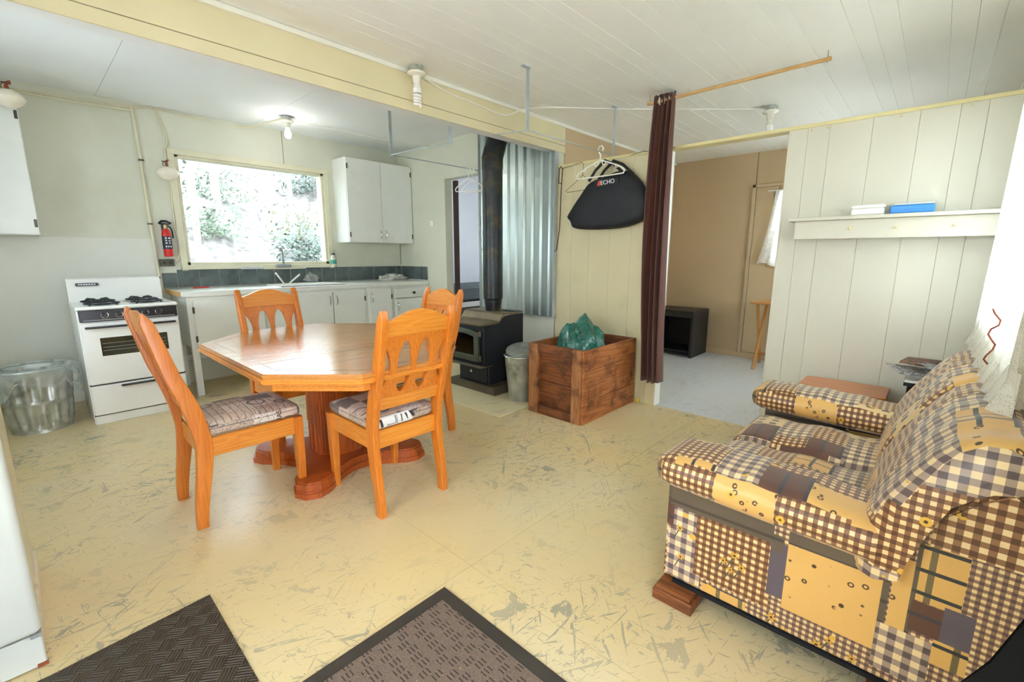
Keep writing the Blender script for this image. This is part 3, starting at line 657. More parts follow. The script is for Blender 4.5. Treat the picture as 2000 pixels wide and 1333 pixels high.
for (x, y, rz), lb in (((.487, 2.645, -math.pi/2), 'orange pine dining chair in side view in front of the gas range'),
                       ((1.235, 3.49, math.pi), 'orange pine dining chair behind the table, facing the viewer before the white cabinets'),
                       ((2.03, 2.74, math.pi/2), 'orange pine dining chair beside the wood stove, half hidden by another chair')):
    c = copy_tree(ch); c['label'] = lb; CH.append(put(c, x, y, rz))
# small stroke letters on two cushions
def seat_text(chair, s, size, mtx):
    bm = text_bm(s, size, .0012); xf(bm, mtx); mk('printed_letters', bm, pm('printing_ink', '#2A2624', .7), chair, local=True)
seat_text(CH[1], 'IAS', .036, Matrix(((0, 0, 1, .2036), (0, -1, 0, .345), (1, 0, 0, .474), (0, 0, 0, 1))))
def rear_print():
    def yb(z, o):
        k = max(0, min(.93, (abs(z-.473)-.004)/.032)); return -.0125+.03*(1-math.sqrt(1-k*k))-o
    def quad(bm, p, o, n=6):       # p: (x0 bottom, x1 bottom, x1 top, x0 top, z0, z1)
        xa, xb, xc, xd, z0, z1 = p
        g_ = [[bm.verts.new((x, yb(z, o), z)) for x in (xa+(xd-xa)*i/n, xb+(xc-xb)*i/n)] for i in range(n+1) for z in (z0+(z1-z0)*i/n,)]
        for u, v in zip(g_, g_[1:]): bm.faces.new((u[0], u[1], v[1], v[0]))
    bm = BM(); quad(bm, (-.165, .035, .035, -.165, .448, .502), .0012); mk('white_print_panel', bm, m_paper, CH[0], local=True)
    bm = BM()
    for q in ((-.152, -.137, -.147, -.162, .452, .496), (-.115, -.055, -.055, -.115, .456, .459), (-.115, -.112, -.112, -.115, .453, .463), (-.068, -.064, -.068, -.072, .459, .498), (-.059, -.056, -.061, -.064, .459, .498), (-.038, -.024, -.024, -.038, .459, .462), (-.034, -.028, -.030, -.037, .462, .496), (.002, .006, .0, -.014, .461, .496), (.03, .05, .034, .014, .468, .5)): quad(bm, q, .0022)
    mk('printed_letters', bm, pm('printing_ink_grey', '#3A3638', .7), CH[0], local=True)
rear_print()
TX, TY = 1.275, 2.72
tb = thing('dining_table', (TX, TY, 0), 'octagonal orange pine pedestal dining table with glossy top', 'table')
def octa(hx, hy, c): return [(x+.075*(y-TY)*(x-TX+hx)/(2*hx), y) for x, y in [(TX-hx+c, TY-hy), (TX+hx-c, TY-hy), (TX+hx, TY-hy+c), (TX+hx, TY+hy-c), (TX+hx-c, TY+hy), (TX-hx+c, TY+hy), (TX-hx, TY+hy-c), (TX-hx, TY-hy+c)]]
HX, HY, CC, ZT = .588, .862, .333, .765
bm = prism_z(BM(), octa(HX, HY, CC), ZT-.024, ZT); bmesh.ops.bevel(bm, geom=[e for e in bm.edges if abs(e.verts[0].co.z-e.verts[1].co.z) < .001], offset=.006, segments=2, affect='EDGES'); mk('table_top', bm, m_tabletop, tb, smooth=True, ang=30)
bm = prism_z(BM(), octa(HX+.008, HY+.008, CC+.003), ZT-.05, ZT-.024); bmesh.ops.bevel(bm, geom=[e for e in bm.edges if abs(e.verts[0].co.z-e.verts[1].co.z) < .001], offset=.009, segments=3, affect='EDGES'); mk('edge_moulding', bm, m_orange_x, tb, smooth=True, ang=30)
mk('apron', prism_z(BM(), octa(HX-.05, HY-.05, CC-.02), ZT-.095, ZT-.05), m_orange_x, tb)
ins = octa(HX-.075, HY-.075, CC-.03)
bm = BM()
for p, q in zip(ins, ins[1:]+ins[:1]):
    p, q = Vector((*p, 0)), Vector((*q, 0)); d = (q-p).normalized(); n_ = Vector((-d.y, d.x, 0))*.0014
    prism_z(bm, [tuple((p-n_)[:2]), tuple((q-n_)[:2]), tuple((q+n_)[:2]), tuple((p+n_)[:2])], ZT-.001, ZT+.0004)
mk('inlay_line', bm, m_inlay, tb)
for yy_ in (TY-.3, TY+.28):
    mk('leaf_joint', box(BM(), TX-HX+.004, TX+HX-.004, yy_-.001, yy_+.001, ZT-.001, ZT+.0004), m_inlay, tb)
def col_poly(r, n=8, sx=1., sy=1.): return [(TX+sx*r*math.cos(math.pi/8+2*math.pi*k/n), TY+sy*r*math.sin(math.pi/8+2*math.pi*k/n)) for k in range(n)]
ped = mk('pedestal', prism_z(BM(), col_poly(.175), .085, .67), m_redwood, tb)
for k in range(8):       # reeds on the faces of the column
    a = math.pi/4*k; rr = .175*math.cos(math.pi/8)
    for o in ((-.045, -.027, -.009, .009, .027, .045) if k % 2 else (-.03, .03)):
        cx_2 = TX+rr*math.cos(a)-o*math.sin(a); cy_2 = TY+rr*math.sin(a)+o*math.cos(a)
        bm = BM(); cyl(bm, (cx_2, cy_2, .1), (cx_2, cy_2, .665), .0075, n=6); mk('reed', bm, m_redwood, ped, smooth=True, ang=70)
def base_poly(sc):
    P = []
    R = .40*sc; c = .075*sc
    for q in range(4):
        a0 = math.pi/4+math.pi/2*q; ca, sa = math.cos(a0), math.sin(a0)
        # lobe: half octagon around the corner
        L = .445*sc; ctr = (TX+L*ca*1.0, TY+L*sa*1.0)
        for k in range(-2, 3):
            b = a0+k*math.pi/4.2; P.append((ctr[0]+.105*sc*math.cos(b), ctr[1]+.105*sc*math.sin(b)))
        a1 = a0+math.pi/2; e0 = (ctr[0]+.105*sc*math.cos(a0+2*math.pi/4.2), ctr[1]+.105*sc*math.sin(a0+2*math.pi/4.2))
        ctr1 = (TX+L*math.cos(a1), TY+L*math.sin(a1)); e1 = (ctr1[0]+.105*sc*math.cos(a1-2*math.pi/4.2), ctr1[1]+.105*sc*math.sin(a1-2*math.pi/4.2))
        for k in range(1, 10):
            t_ = k/10; mid = .14*sc*math.sin(math.pi*t_); am = a0+math.pi/4
            P.append((e0[0]+(e1[0]-e0[0])*t_-mid*math.cos(am), e0[1]+(e1[1]-e0[1])*t_-mid*math.sin(am)))
    return P
for z0, z1, sc in ((0, .04, 1.0), (.04, .085, .97)):
    bm = prism_z(BM(), base_poly(sc), z0, z1); bmesh.ops.bevel(bm, geom=[e for e in bm.edges if e.verts[0].co.z == e.verts[1].co.z and e.verts[0].co.z > z0+.01], offset=.01, segments=2, affect='EDGES')
    mk('base_plate', bm, m_redwood, tb, smooth=True, ang=35)
# ------------------------------------------------------------------ gas range
x0, x1, yf, yb = .245, .862, 4.62, 5.24
g = thing('gas_range', (.55, 4.93, 0), 'white gas range with black control panel beside the counter', 'range')
bx('range_body', (x0, x1, yf+.012, yb, 0, .885), m_enamel, g, bev=.004)
bx('cooktop', (x0-.004, x1+.004, yf-.004, yb, .885, .915), m_enamel, g, bev=.01)
bg = mk('backguard', prism_x(BM(), [(yb-.08, .915), (yb-.05, 1.10), (yb, 1.11), (yb, .915)], x0, x1), m_enamel, g)
bd = bx('badge', (x0+.055, x0+.195, yb-.0755, yb-.055, 1.045, 1.068), m_black, bg, bev=.002)
bm = BM()
for i in range(7): box(bm, x0+.07+i*.016, x0+.081+i*.016, yb-.077, yb-.07, 1.052, 1.061)
mk('badge_letters', bm, m_letters, bd)
cp = bx('control_panel', (x0+.01, x1-.006, yf-.006, yf+.012, .80, .888), m_black, g, bev=.004)
bx('panel_recess_rim', (x0+.03, x1-.025, yf-.011, yf-.006, .808, .815), m_grey, cp, bev=.002)
for kx in (.40, .485, .56, .645, .73):
    bm = BM(); lathe(bm, [(.021, 0), (.021, .012), (.017, .014), (.014, .028), (.0, .028)], (kx, yf-.006, .848), 20, (0, -1, 0)); kn = mk('knob', bm, m_black, cp, smooth=True)
    bm = BM(); R_ = [(kx+.0215*math.cos(a), yf-.018, .848+.0215*math.sin(a)) for a in [math.pi*.8+i*math.pi*1.55/16 for i in range(17)]]; tube(bm, R_, .0018, 5); mk('knob_ring', bm, m_chrome, kn)
od = bx('oven_door', (x0+.008, x1-.008, yf-.018, yf+.01, .318, .788), m_enamel, g, bev=.006)
bx('oven_handle', (x0+.03, x1-.03, yf-.05, yf-.03, .752, .768), m_black, od, bev=.005)
for kx in (x0+.06, x1-.07): bx('handle_foot', (kx, kx+.02, yf-.032, yf-.017, .754, .766), m_black, od)
wn_ = bx('oven_window', (.35, .765, yf-.0205, yf-.017, .535, .675), pm('smoked_oven_glass', '#3A3A2E', .06, var=.3, vs=8), od, bev=.002)
for z in (.575, .6, .63): bx('oven_rack', (.36, .755, yf-.0212, yf-.0203, z, z+.003), m_grey, wn_)
bx('door_gap', (x0+.004, x1-.004, yf-.004, yf+.011, .308, .318), m_black, g)
dr = bx('broiler_drawer', (x0+.008, x1-.008, yf-.016, yf+.01, .075, .306), m_enamel, g, bev=.005)
bx('drawer_handle', (.43, .68, yf-.04, yf-.016, .282, .296), m_black, dr, bev=.004)
bx('kick_plate', (x0+.008, x1-.008, yf-.004, yf+.011, .0, .068), m_enamel, g, bev=.003)
bx('drawer_gap', (x0+.004, x1-.004, yf-.003, yf+.0105, .066, .076), m_black, g)
def grate(cx, cy):
    b = BM(); lathe(b, [(.05, .915), (.05, .92), (.03, .928), (.0, .928)], (cx, cy, 0), 20); bw = mk('burner', b, m_iron, g, smooth=True)
    b = BM()
    for k in range(4):
        a = math.pi/4+k*math.pi/2; c_, s_ = math.cos(a), math.sin(a)
        tube(b, [(cx+.028*c_, cy+.028*s_, .942), (cx+.085*c_, cy+.085*s_, .945), (cx+.115*c_, cy+.115*s_, .918)], .007, 6)
    R_ = [(cx+.105*math.cos(i*math.pi/8), cy+.105*math.sin(i*math.pi/8), .928) for i in range(17)]; tube(b, R_, .006, 6)
    mk('grate', b, m_iron, bw, smooth=True)
for cx2 in (.41, .69):
    for cy2 in (4.765, 5.02): grate(cx2, cy2)
# ------------------------------------------------------------------ counter run
zt = .972; yc = 4.90
wk = thing('worktop', (2.3, 5.2, .94), 'long pale laminate worktop with sink under the kitchen window', 'worktop')
def ringtop():
    b = BM()
    for d in ((.955, 1.86, yc, YW-.015), (2.52, XR-.003, yc, YW-.015), (1.86, 2.52, yc, 5.0), (1.86, 2.52, 5.4, YW-.015)):
        box(b, *d, zt-.035, zt)
    return b
mk('worktop_slab', ringtop(), m_counter, wk)
bx('edging', (.95, XR-.003, yc-.015, yc-.0005, zt-.045, zt+.002), m_cab, wk, bev=.003)
bx('edging', (.945, .955, yc, YW-.02, zt-.04, zt), pm('yellowed_edge', '#C99A5C', .5), wk)
sk = mk('sink_rim', wall_boxes('z0', 0, 0, 0, 0, 0, 0, []), m_counter, wk) if False else None
b = BM()
for d in ((1.84, 2.54, 4.985, 5.02), (1.84, 2.54, 5.38, 5.415), (1.84, 1.875, 5.02, 5.38), (2.505, 2.54, 5.02, 5.38)): box(b, *d, zt, zt+.012)
sk = mk('sink_rim', b, m_enamel, wk)
b = BM(); sheet(b, lambda u, v: (1.875+.63*u, 5.02+.36*v, zt-.16*min(1, 6*min(u, 1-u, v, 1-v))), 18, 12); mk('sink_bowl', b, m_enamel, sk, smooth=True)
bx('sink_gasket', (1.835, 2.545, 4.98, 4.986, zt, zt+.006), m_black, sk); 
def handle(p, parent, horizontal=False):
    b = BM(); x, y, z = p
    pts = [(x, y, z+.05), (x, y-.018, z+.04), (x, y-.024, z), (x, y-.018, z-.04), (x, y, z-.05)]
    tube(b, pts, [.006, .005, .006, .005, .006], 7); return mk('handle', b, m_chrome, parent, smooth=True)
def hinge(p, parent):
    x, y, z = p; h_ = bx('hinge', (x-.009, x+.009, y-.006, y-.0005, z-.028, z+.028), m_darkmet, parent, bev=.002); b = BM(); cyl(b, (x, y-.007, z-.026), (x, y-.007, z+.026), .004, n=8); mk('hinge_pin', b, m_darkmet, h_) if False else b.free(); return h_
def base_unit(xa, xb, label, z0, doors, left_post=False):
    c = thing('base_cabinet', ((xa+xb)/2, yc+.3, 0), label, 'cabinet', 'white base cabinets under the worktop')
    bx('carcass', (xa+.002, xb-.002, yc+.03, YW-.03, z0, zt-.037), m_cab, c)
    bx('face_frame', (xa+.001, xb-.001, yc+.008, yc+.03, zt-.09, zt-.037), m_cab, c)
    bx('face_frame', (xa+.001, xa+.04, yc+.008, yc+.03, z0, zt-.09), m_cab, c); bx('face_frame', (xb-.04, xb-.001, yc+.008, yc+.03, z0, zt-.09), m_cab, c)
    for kind, da, db, za, zb, hx_ in doors:
        d = bx('drawer_front' if kind == 'dr' else 'door', (da, db, yc-.012, yc+.0075, za, zb), m_cab, c, bev=.003)
        if kind == 'dr':
            b = BM(); lathe(b, [(.008, 0), (.008, .014), (.017, .018), (.017, .03), (0, .034)], ((da+db)/2+hx_, yc-.012, (za+zb)/2), 16, (0, -1, 0)); mk('knob', b, m_black, d, smooth=True)
        else:
            if hx_: handle((hx_, yc-.012, zb-.09), d)
            hs = da-.002 if (hx_ or db) > (da+db)/2 else db+.002
            for z in (za+.09, zb-.09): hinge((hs, yc-.012, z), d)
    return c
ca = base_unit(.985, 1.66, 'white base cabinet next to the range, open below its door', .46, [('d', 1.03, 1.62, .45, .895, None)])
for xx in (.985,): bx('leg_post', (xx, xx+.055, yc+.006, yc+.055, 0, zt-.037), m_cab, ca, bev=.002)
bx('leg_post', (.985, 1.04, YW-.1, YW-.03, 0, .46), m_cab, ca, bev=.002); bx('leg_post', (1.61, 1.66, yc+.03, yc+.08, 0, .46), m_cab, ca, bev=.002)
bx('stretcher', (1.04, 1.61, YW-.07, YW-.03, .25, .3), m_cab, ca, bev=.002)
cb = base_unit(1.66, 2.755, 'wide white double-door base cabinet under the sink', .12, [('d', 1.70, 2.335, .14, .895, 2.30), ('d', 2.345, 2.725, .14, .895, 2.38)])
cc = base_unit(2.755, 3.115, 'narrow white single-door base cabinet next to the drawer unit', .12, [('d', 2.785, 3.085, .14, .895, 2.82)])
cd = base_unit(3.115, XR-.004, 'white drawer unit with a round black knob at the right end', .12, [('dr', 3.145, 3.62, .775, .895, .02), ('d', 3.145, 3.62, .14, .765, 3.17)])
for c_, xa, xb in ((cb, 1.66, 2.755), (cc, 2.755, 3.115), (cd, 3.115, XR-.004)): bx('plinth', (xa, xb, yc+.08, YW-.04, 0, .12), m_darkblock, c_)
# ------------------------------------------------------------------ wall cabinets
def wall_cab(xa, xb, z0, z1, yfr, doors, label):
    c = thing('wall_cabinet', ((xa+xb)/2, (yfr+YW)/2, z0), label, 'cabinet', 'white wall cabinets')
    bx('carcass', (xa, xb, yfr+.02, YW-.002, z0, z1), m_cab, c, bev=.002)
    for da, db, side, h_ in doors:
        d = bx('door', (da, db, yfr, yfr+.019, z0+.004, z1-.004), m_cab, c, bev=.003)
        hx_ = da+.012 if side < 0 else db-.012
        for z in (z0+.09, z1-.1): bx('hinge', (hx_-.009, hx_+.009, yfr-.005, yfr-.0003, z-.03, z+.03), m_darkmet, d, bev=.002)
        if h_: handle((h_, yfr, z0+.1), d)
    return c
wall_cab(2.745, XR-.004, 1.455, 2.43, 5.2, [(2.75, 3.2, -1, 3.165), (3.205, XR-.008, 1, 3.245)], 'white two-door wall cabinet to the right of the kitchen window')
wall_cab(-.55, .155, 1.45, 2.43, 5.2, [(-.2, .152, 1, None), (-.545, -.205, -1, None)], 'white wall cabinet in the upper left corner above the metal bin')
# ------------------------------------------------------------------ kitchen small things
fx = thing('fire_extinguisher', (1.01, YW-.05, 1.28), 'small red fire extinguisher hung on the wall left of the window', 'extinguisher')
b = BM(); lathe(b, [(.0, 1.285), (.034, 1.285), (.037, 1.295), (.037, 1.50), (.03, 1.53), (.014, 1.545), (.014, 1.555)], (1.01, YW-.05, 0), 20); mk('cylinder', b, m_red, fx, smooth=True)
b = BM(); lathe(b, [(.0376, 1.355), (.0376, 1.475)], (1.01, YW-.05, 0), 20, caps=False); lb = mk('label_band', b, m_navy, fx, smooth=True)
b = BM()
for i, (u_, v_, w_, h_) in enumerate(((-.02, 1.452, .016, .012), (.006, 1.45, .018, .014), (-.018, 1.43, .012, .012), (.004, 1.428, .02, .008), (-.02, 1.407, .018, .01), (.008, 1.405, .012, .012), (-.022, 1.372, .012, .014), (-.004, 1.372, .012, .014), (.013, 1.372, .012, .014))):
    box(b, 1.01+u_, 1.01+u_+w_*.8, YW-.05-.0395, YW-.05-.034, v_, v_+h_)
mk('label_print', b, m_letters, lb)
b = BM(); cyl(b, (1.01, YW-.05, 1.55), (1.01, YW-.05, 1.585), .016, .013, 12); mk('valve', b, pm('brass_valve', '#C8B48A', .35, .5), fx, smooth=True)
b = BM(); box(b, .965, 1.05, YW-.062, YW-.038, 1.585, 1.597, bev=.004); tube(b, [(.96, YW-.05, 1.592), (.985, YW-.05, 1.615), (1.02, YW-.05, 1.618), (1.06, YW-.05, 1.598)], [.008, .011, .01, .007], 8); mk('lever', b, m_black, fx, smooth=True)
b = BM(); tube(b, [(1.025, YW-.05, 1.575), (1.05, YW-.045, 1.56), (1.062, YW-.04, 1.52), (1.064, YW-.04, 1.46)], .006, 7); mk('hose', b, m_black, fx, smooth=True)
bx('bracket', (.985, 1.035, YW-.013, YW-.001, 1.33, 1.6), m_darkmet, fx)
op = thing('outlet_box', (.99, YW-.02, 1.19), 'dark bronze electrical outlet box below the fire extinguisher', 'outlet')
bx('cover', (.935, 1.05, YW-.035, YW-.001, 1.192, 1.26), m_olive, op, bev=.004)
for x in (.968, 1.017):
    b = BM(); lathe(b, [(.015, 0), (.015, .003), (0, .004)], (x, YW-.035, 1.226), 14, (0, -1, 0)); mk('socket', b, m_black, op)
def gaslamp(p, label):
    x, y, z = p; l = thing('gas_wall_lamp', p, label, 'lamp', 'white glass gas lamps')
    b = BM(); lathe(b, [(.03, .055), (.06, .04), (.088, .008), (.09, -.004), (.075, -.03), (.045, -.055), (.0, -.066)], p, 28); mk('glass_shade', b, m_rustlamp, l, smooth=True, ang=50)
    b = BM(); cyl(b, (x, y, z+.05), (x, y, z+.1), .014, .01, 10); tube(b, [(x, y, z+.1), (x+.02, y+.03, z+.12), (x+.02, y+.09, z+.12)], .008, 7); mk('burner_arm', b, m_rust, l, smooth=True)
    b = BM(); tube(b, [(x-.035, y, z+.1), (x+.01, y-.004, z+.104)], .004, 6); tube(b, [(x-.02, y-.003, z+.05), (x-.03, y-.003, z+.08), (x-.012, y, z+.1)], .003, 6); mk('gas_valve', b, m_brownwire, l)
gaslamp((1.072, YW-.115, 2.055), 'rust-stained white gas lamp on the wall beside the window')
gaslamp((.115, 5.02, 2.40), 'white gas lamp cut by the left edge, in front of the corner cabinet')
cdt = thing('conduit_pipe', (.9, YW-.02, .96), 'thin cream conduit running down the wall behind the range', 'pipe')
b = BM(); tube(b, [(.885, YW-.014, ZK-.03), (.9, YW-.014, 2.15), (.905, YW-.026, 1.46), (.915, YW-.026, .95)], .011, 8); mk('pipe', b, m_wire, cdt, smooth=True)
for z in (2.15, 1.58, 1.08): bx('pipe_clip', (.882, .922, YW-.04, YW-.013, z, z+.014), m_darkmet, cdt)
def cable(name, pts, label, r=.005, mat=None, cat='cable'):
    b = BM(); P = []
    pts = [Vector(p) for p in pts]
    for i in range(len(pts)-1):
        p0, p1, p2, p3 = pts[max(i-1, 0)], pts[i], pts[i+1], pts[min(i+2, len(pts)-1)]
        for k in range(6):
            t = k/6; P.append(.5*((2*p1)+(-p0+p2)*t+(2*p0-5*p1+4*p2-p3)*t*t+(-p0+3*p1-3*p2+p3)*t**3))
    P.append(pts[-1]); tube(b, P, r, 6); return tag(mk(name, b, mat or m_wire, smooth=True), label, cat)
yw = YW-.012
cable('cable', [(-.3, yw, 2.6), (.2, yw, 2.585), (.6, yw, 2.6), (.9, yw, 2.61), (1.05, yw, 2.635), (1.4, yw, 2.615), (1.75, yw, 2.6), (1.95, YW-.3, 2.635), (2.0, 4.93, 2.64)], 'cream cable sagging along the top of the window wall', .007)
cable('cable', [(-.3, yw-.01, 2.57), (.4, yw-.01, 2.565), (.88, yw-.01, 2.58)], 'cream gas line under the ceiling above the range', .009)
cable('cable', [(1.06, yw, 2.635), (1.09, yw, 2.5), (1.12, yw, 2.36), (1.092, yw, 2.27), (1.1, yw, 2.1), (1.1, yw, 1.9), (1.095, yw, 1.6), (1.108, yw, 1.35), (1.07, yw-.01, 1.235)], 'cream cable dropping past the wall lamp to the outlet', .007)
cable('cable', [(1.115, yw, 1.98), (1.118, yw, 1.7), (1.128, yw, 1.45)], 'thin dark cord hanging beside the window frame', .003, m_brownwire)
cable('cable', [(2.03, 4.93, 2.642), (2.3, 4.95, 2.62), (2.6, 4.95, 2.643), (2.95, 4.9, 2.62), (3.3, 4.85, 2.643), (XR-.01, 4.8, 2.62)], 'white cable running from the kitchen bulb to the right wall', .005, m_plastic)
def bulb_lamp(p, label, kind, z):
    x, y = p; l = thing('ceiling_lamp', (x, y, z), label, 'lamp', 'bare ceiling lamps')
    b = BM(); lathe(b, [(.05, 0), (.05, -.035), (.045, -.038), (0, -.038)], (x, y, z-.0005), 8); jb = mk('junction_box', b, m_galv, l)
    b = BM(); lathe(b, [(.062, -.038), (.06, -.05), (.03, -.06), (.024, -.105), (.0, -.105)], (x, y, z), 24); mk('lamp_holder', b, m_porc, l, smooth=True)
    if kind == 'cfl':
        b = BM(); lathe(b, [(.022, -.105), (.024, -.13), (.028, -.135), (.028, -.165), (0, -.165)], (x, y, z), 18); mk('bulb_base', b, m_plastic, l, smooth=True)
        P = [(x+.022*math.cos(a), y+.022*math.sin(a), z-.168-.075*i/60) for i, a in enumerate([k*.42 for k in range(61)])]
        b = BM(); tube(b, P, .0075, 7); mk('spiral_tube', b, m_bulb, l, smooth=True)
    elif kind == 'globe':
        b = BM(); lathe(b, [(.014, -.105), (.016, -.12), (.028, -.145), (.033, -.17), (.028, -.192), (.012, -.203), (0, -.204)], (x, y, z), 20); mk('bulb', b, emit('lit_bulb', '#FFF6E6', 3), l, smooth=True)
        pl = bpy.data.lights.new('bulb_light', 'POINT'); pl.energy = 2.6; pl.shadow_soft_size = .034; pl.color = (1, .97, .93); po = bpy.data.objects.new('bulb_light', pl); COL.objects.link(po); po.location = (x, y, z-.25)
    else:
        b = BM(); lathe(b, [(.02, -.105), (.02, -.13), (.024, -.135), (.024, -.15), (0, -.15)], (x, y, z), 16); mk('bulb_base', b, m_porc, l, smooth=True)
        b = BM(); lathe(b, [(.026, -.15), (.03, -.165), (.03, -.19), (.02, -.2), (0, -.2)], (x, y, z), 16); mk('bulb', b, m_bulb, l, smooth=True)
bulb_lamp((2.01, 4.92), 'bare round bulb on the kitchen ceiling', 'globe', ZK)
bulb_lamp((1.99, 2.725), 'spiral fluorescent lamp on the ceiling in front of the beam', 'cfl', ZC)
bulb_lamp((4.49, 1.2), 'small capped lamp on the ceiling beyond the curtain rod', 'spot', ZC)
cable('cable', [(2.03, 2.745, ZC-.03), (2.3, 2.785, 2.47), (2.6, 2.79, 2.455), (2.9, 2.785, 2.44), (3.05, 2.74, 2.5), (3.2, 2.6, 2.53), (3.62, 2.2, 2.53), (4.0, 1.75, 2.52), (4.49, 1.25, 2.53)], 'white cable looping along the beam and across the ceiling', .005, m_plastic)
# clothes rails
def rail(name, label, parts):
    r = thing(name, parts[0][1][0], label, 'clothes rail', 'flat zinc clothes rails')
    for nm, pts, w_, t_ in parts:
        b = BM()
        if t_: 
            (ax, ay, az), (bx_, by_, bz) = pts; box(b, min(ax, bx_)-w_/2, max(ax, bx_)+w_/2, min(ay, by_)-t_/2, max(ay, by_)+t_/2, min(az, bz), max(az, bz))
        else: tube(b, pts, w_, 6)
        mk(nm, b, m_galvbar, r)
    return r
rail('clothes_rail', 'zinc clothes rail hanging from the living room ceiling above the black bag', [
    ('hanger_bar', [(2.5, 2.18, 2.14), (2.5, 2.18, ZC)], .03, .004), ('mount_foot', [(2.46, 2.18, ZC-.006), (2.5, 2.18, ZC)], .03, .03),
    ('hanger_bar', [(3.63, 2.18, 2.15), (3.63, 2.18, ZC)], .03, .004), ('mount_foot', [(3.6, 2.18, ZC-.006), (3.63, 2.18, ZC)], .03, .03),
    ('rail_wire', [(2.5, 2.18, 2.145), (3.655, 2.18, 2.155)], .004, 0), ('side_wire', [(2.5, 2.18, 2.145), (2.77, 2.795, 2.265)], .004, 0)])
rail('clothes_rail', 'zinc clothes rail under the beam on the kitchen side by the stove pipe', [
    ('hanger_bar', [(2.53, 3.9, 2.22), (2.53, 3.9, ZK)], .03, .004), ('hanger_bar', [(2.5, 3.0, 2.18), (2.5, 3.0, ZK)], .035, .004),
    ('rail_wire', [(2.53, 3.9, 2.23), (XR-.002, 3.9, 2.235)], .005, 0), ('side_wire', [(2.53, 3.9, 2.23), (2.5, 3.0, 2.19)], .005, 0)])
rl = thing('ceiling_rail', (2.5, 3.9, ZK-.02), 'flat grey rail screwed to the kitchen ceiling above the wall cabinet', 'rail')
bx('bar', (2.2, 3.2, 3.9, 3.93, ZK-.012, ZK-.001), m_galvbar, rl); bx('end_plate', (2.15, 2.2, 3.885, 3.945, ZK-.006, ZK-.001), m_galvbar, rl)
# light switch
sw = thing('light_switch', (XR, 4.8, 1.66), 'white light switch on the wall by the bedroom doorway', 'switch')
bx('plate', (XR-.007, XR-.0003, 4.755, 4.83, 1.665, 1.735), m_plastic, sw, bev=.003); bx('toggle', (XR-.014, XR-.007, 4.785, 4.8, 1.69, 1.712), m_plastic, sw, bev=.002)
# sink tap and things along the counter
tp = thing('sink_tap', (2.06, YW-.05, zt), 'grey gooseneck wall tap with two white handles in front of the window', 'tap')
bx('tap_body', (1.98, 2.14, YW-.085, YW-.036, 1.163, 1.2), m_grey, tp, bev=.006)
b = BM(); tube(b, [(2.06, YW-.06, 1.2), (2.055, YW-.075, 1.28), (2.03, YW-.13, 1.35), (1.985, YW-.21, 1.385), (1.965, YW-.25, 1.375), (1.96, YW-.26, 1.34)], .011, 8); mk('spout', b, m_grey, tp, smooth=True)
for s_, e in ((1, (2.19, 5.36, 1.085)), (-1, (1.93, 5.36, 1.105))):
    b = BM(); tube(b, [(2.06+s_*.03, YW-.1, zt+.012), e], [.008, .01], 8); mk('tap_handle', b, m_plastic, tp, smooth=True)
bx('soap_ledge', (1.84, 2.3, YW-.075, YW-.03, 1.146, 1.158), m_frame, tp)
bt = thing('soap_bottle', (2.655, YW-.055, 1.158), 'small bottle with a green label on the right end of the window sill', 'bottle')
b = BM(); lathe(b, [(0, 1.158), (.03, 1.158), (.032, 1.165), (.032, 1.28), (.02, 1.3), (.02, 1.305)], (2.655, YW-.055, 0), 16); mk('bottle_body', b, pm('milky_bottle', '#CFCDB8', .3, stain='#B8763C', ss=12), bt, smooth=True)
b = BM(); lathe(b, [(.0326, 1.195), (.0326, 1.245)], (2.655, YW-.055, 0), 16, caps=False); mk('bottle_label', b, m_teal, bt, smooth=True)
b = BM(); lathe(b, [(.022, 1.305), (.022, 1.325), (0, 1.325)], (2.655, YW-.055, 0), 14); mk('cap', b, m_black, bt)
nt = thing('paper_notice', (1.73, YW-.05, 1.14), 'narrow white paper notice stuck below the window', 'notice')
bx('paper', (1.625, 1.845, YW-.0475, YW-.0458, 1.152, 1.18), m_paper, nt)
b = BM(); xk = 1.635
rnd = random.Random(5)
while xk < 1.83:
    w_ = rnd.uniform(.006, .02); box(b, xk, xk+w_, YW-.0478, YW-.0474, 1.161, 1.169); xk += w_+.006
mk('small_print', b, m_grey, nt)
def crumple(name, c, s, mat, label, cat, seed):
    b = BM(); rn = random.Random(seed); bmesh.ops.create_icosphere(b, subdivisions=3, radius=1)
    ph = [rn.uniform(0, 6) for _ in range(6)]
    for v in b.verts:
        d = v.co; k = 1+.25*math.sin(4*d.x+ph[0])*math.sin(5*d.y+ph[1])+.18*math.sin(9*d.z+ph[2]+6*d.x)
        v.co = Vector((d.x*s[0]*k, d.y*s[1]*k, max(-.3, d.z)*s[2]*k))
    zmin = min(v.co.z for v in b.verts)
    for v in b.verts: v.co = v.co+Vector((c[0], c[1], c[2]-zmin))
    return tag(mk(name, b, mat, smooth=True, ang=25), label, cat)
crumple('dish_rag', (2.36, 5.45, zt+.012), (.08, .03, .075), pm('grey_rag', '#8B8F8A', .8, var=.3, vs=20), 'crumpled grey rag standing behind the sink', 'rag', 2)
crumple('plastic_bag', (3.42, 5.38, zt), (.2, .06, .06), pm('white_crinkled_plastic', '#CFCFC8', .25, var=.35, vs=16, stain='#6E7472', ss=10), 'crinkled white plastic bag in the counter corner', 'bag', 4)
b = BM(); tube(b, [(1.16, 5.42, zt+.006), (1.3, 5.44, zt+.006)], .006, 8); tag(mk('red_marker', b, m_red, smooth=True), 'thin red marker pen lying against the slate tiles', 'pen')
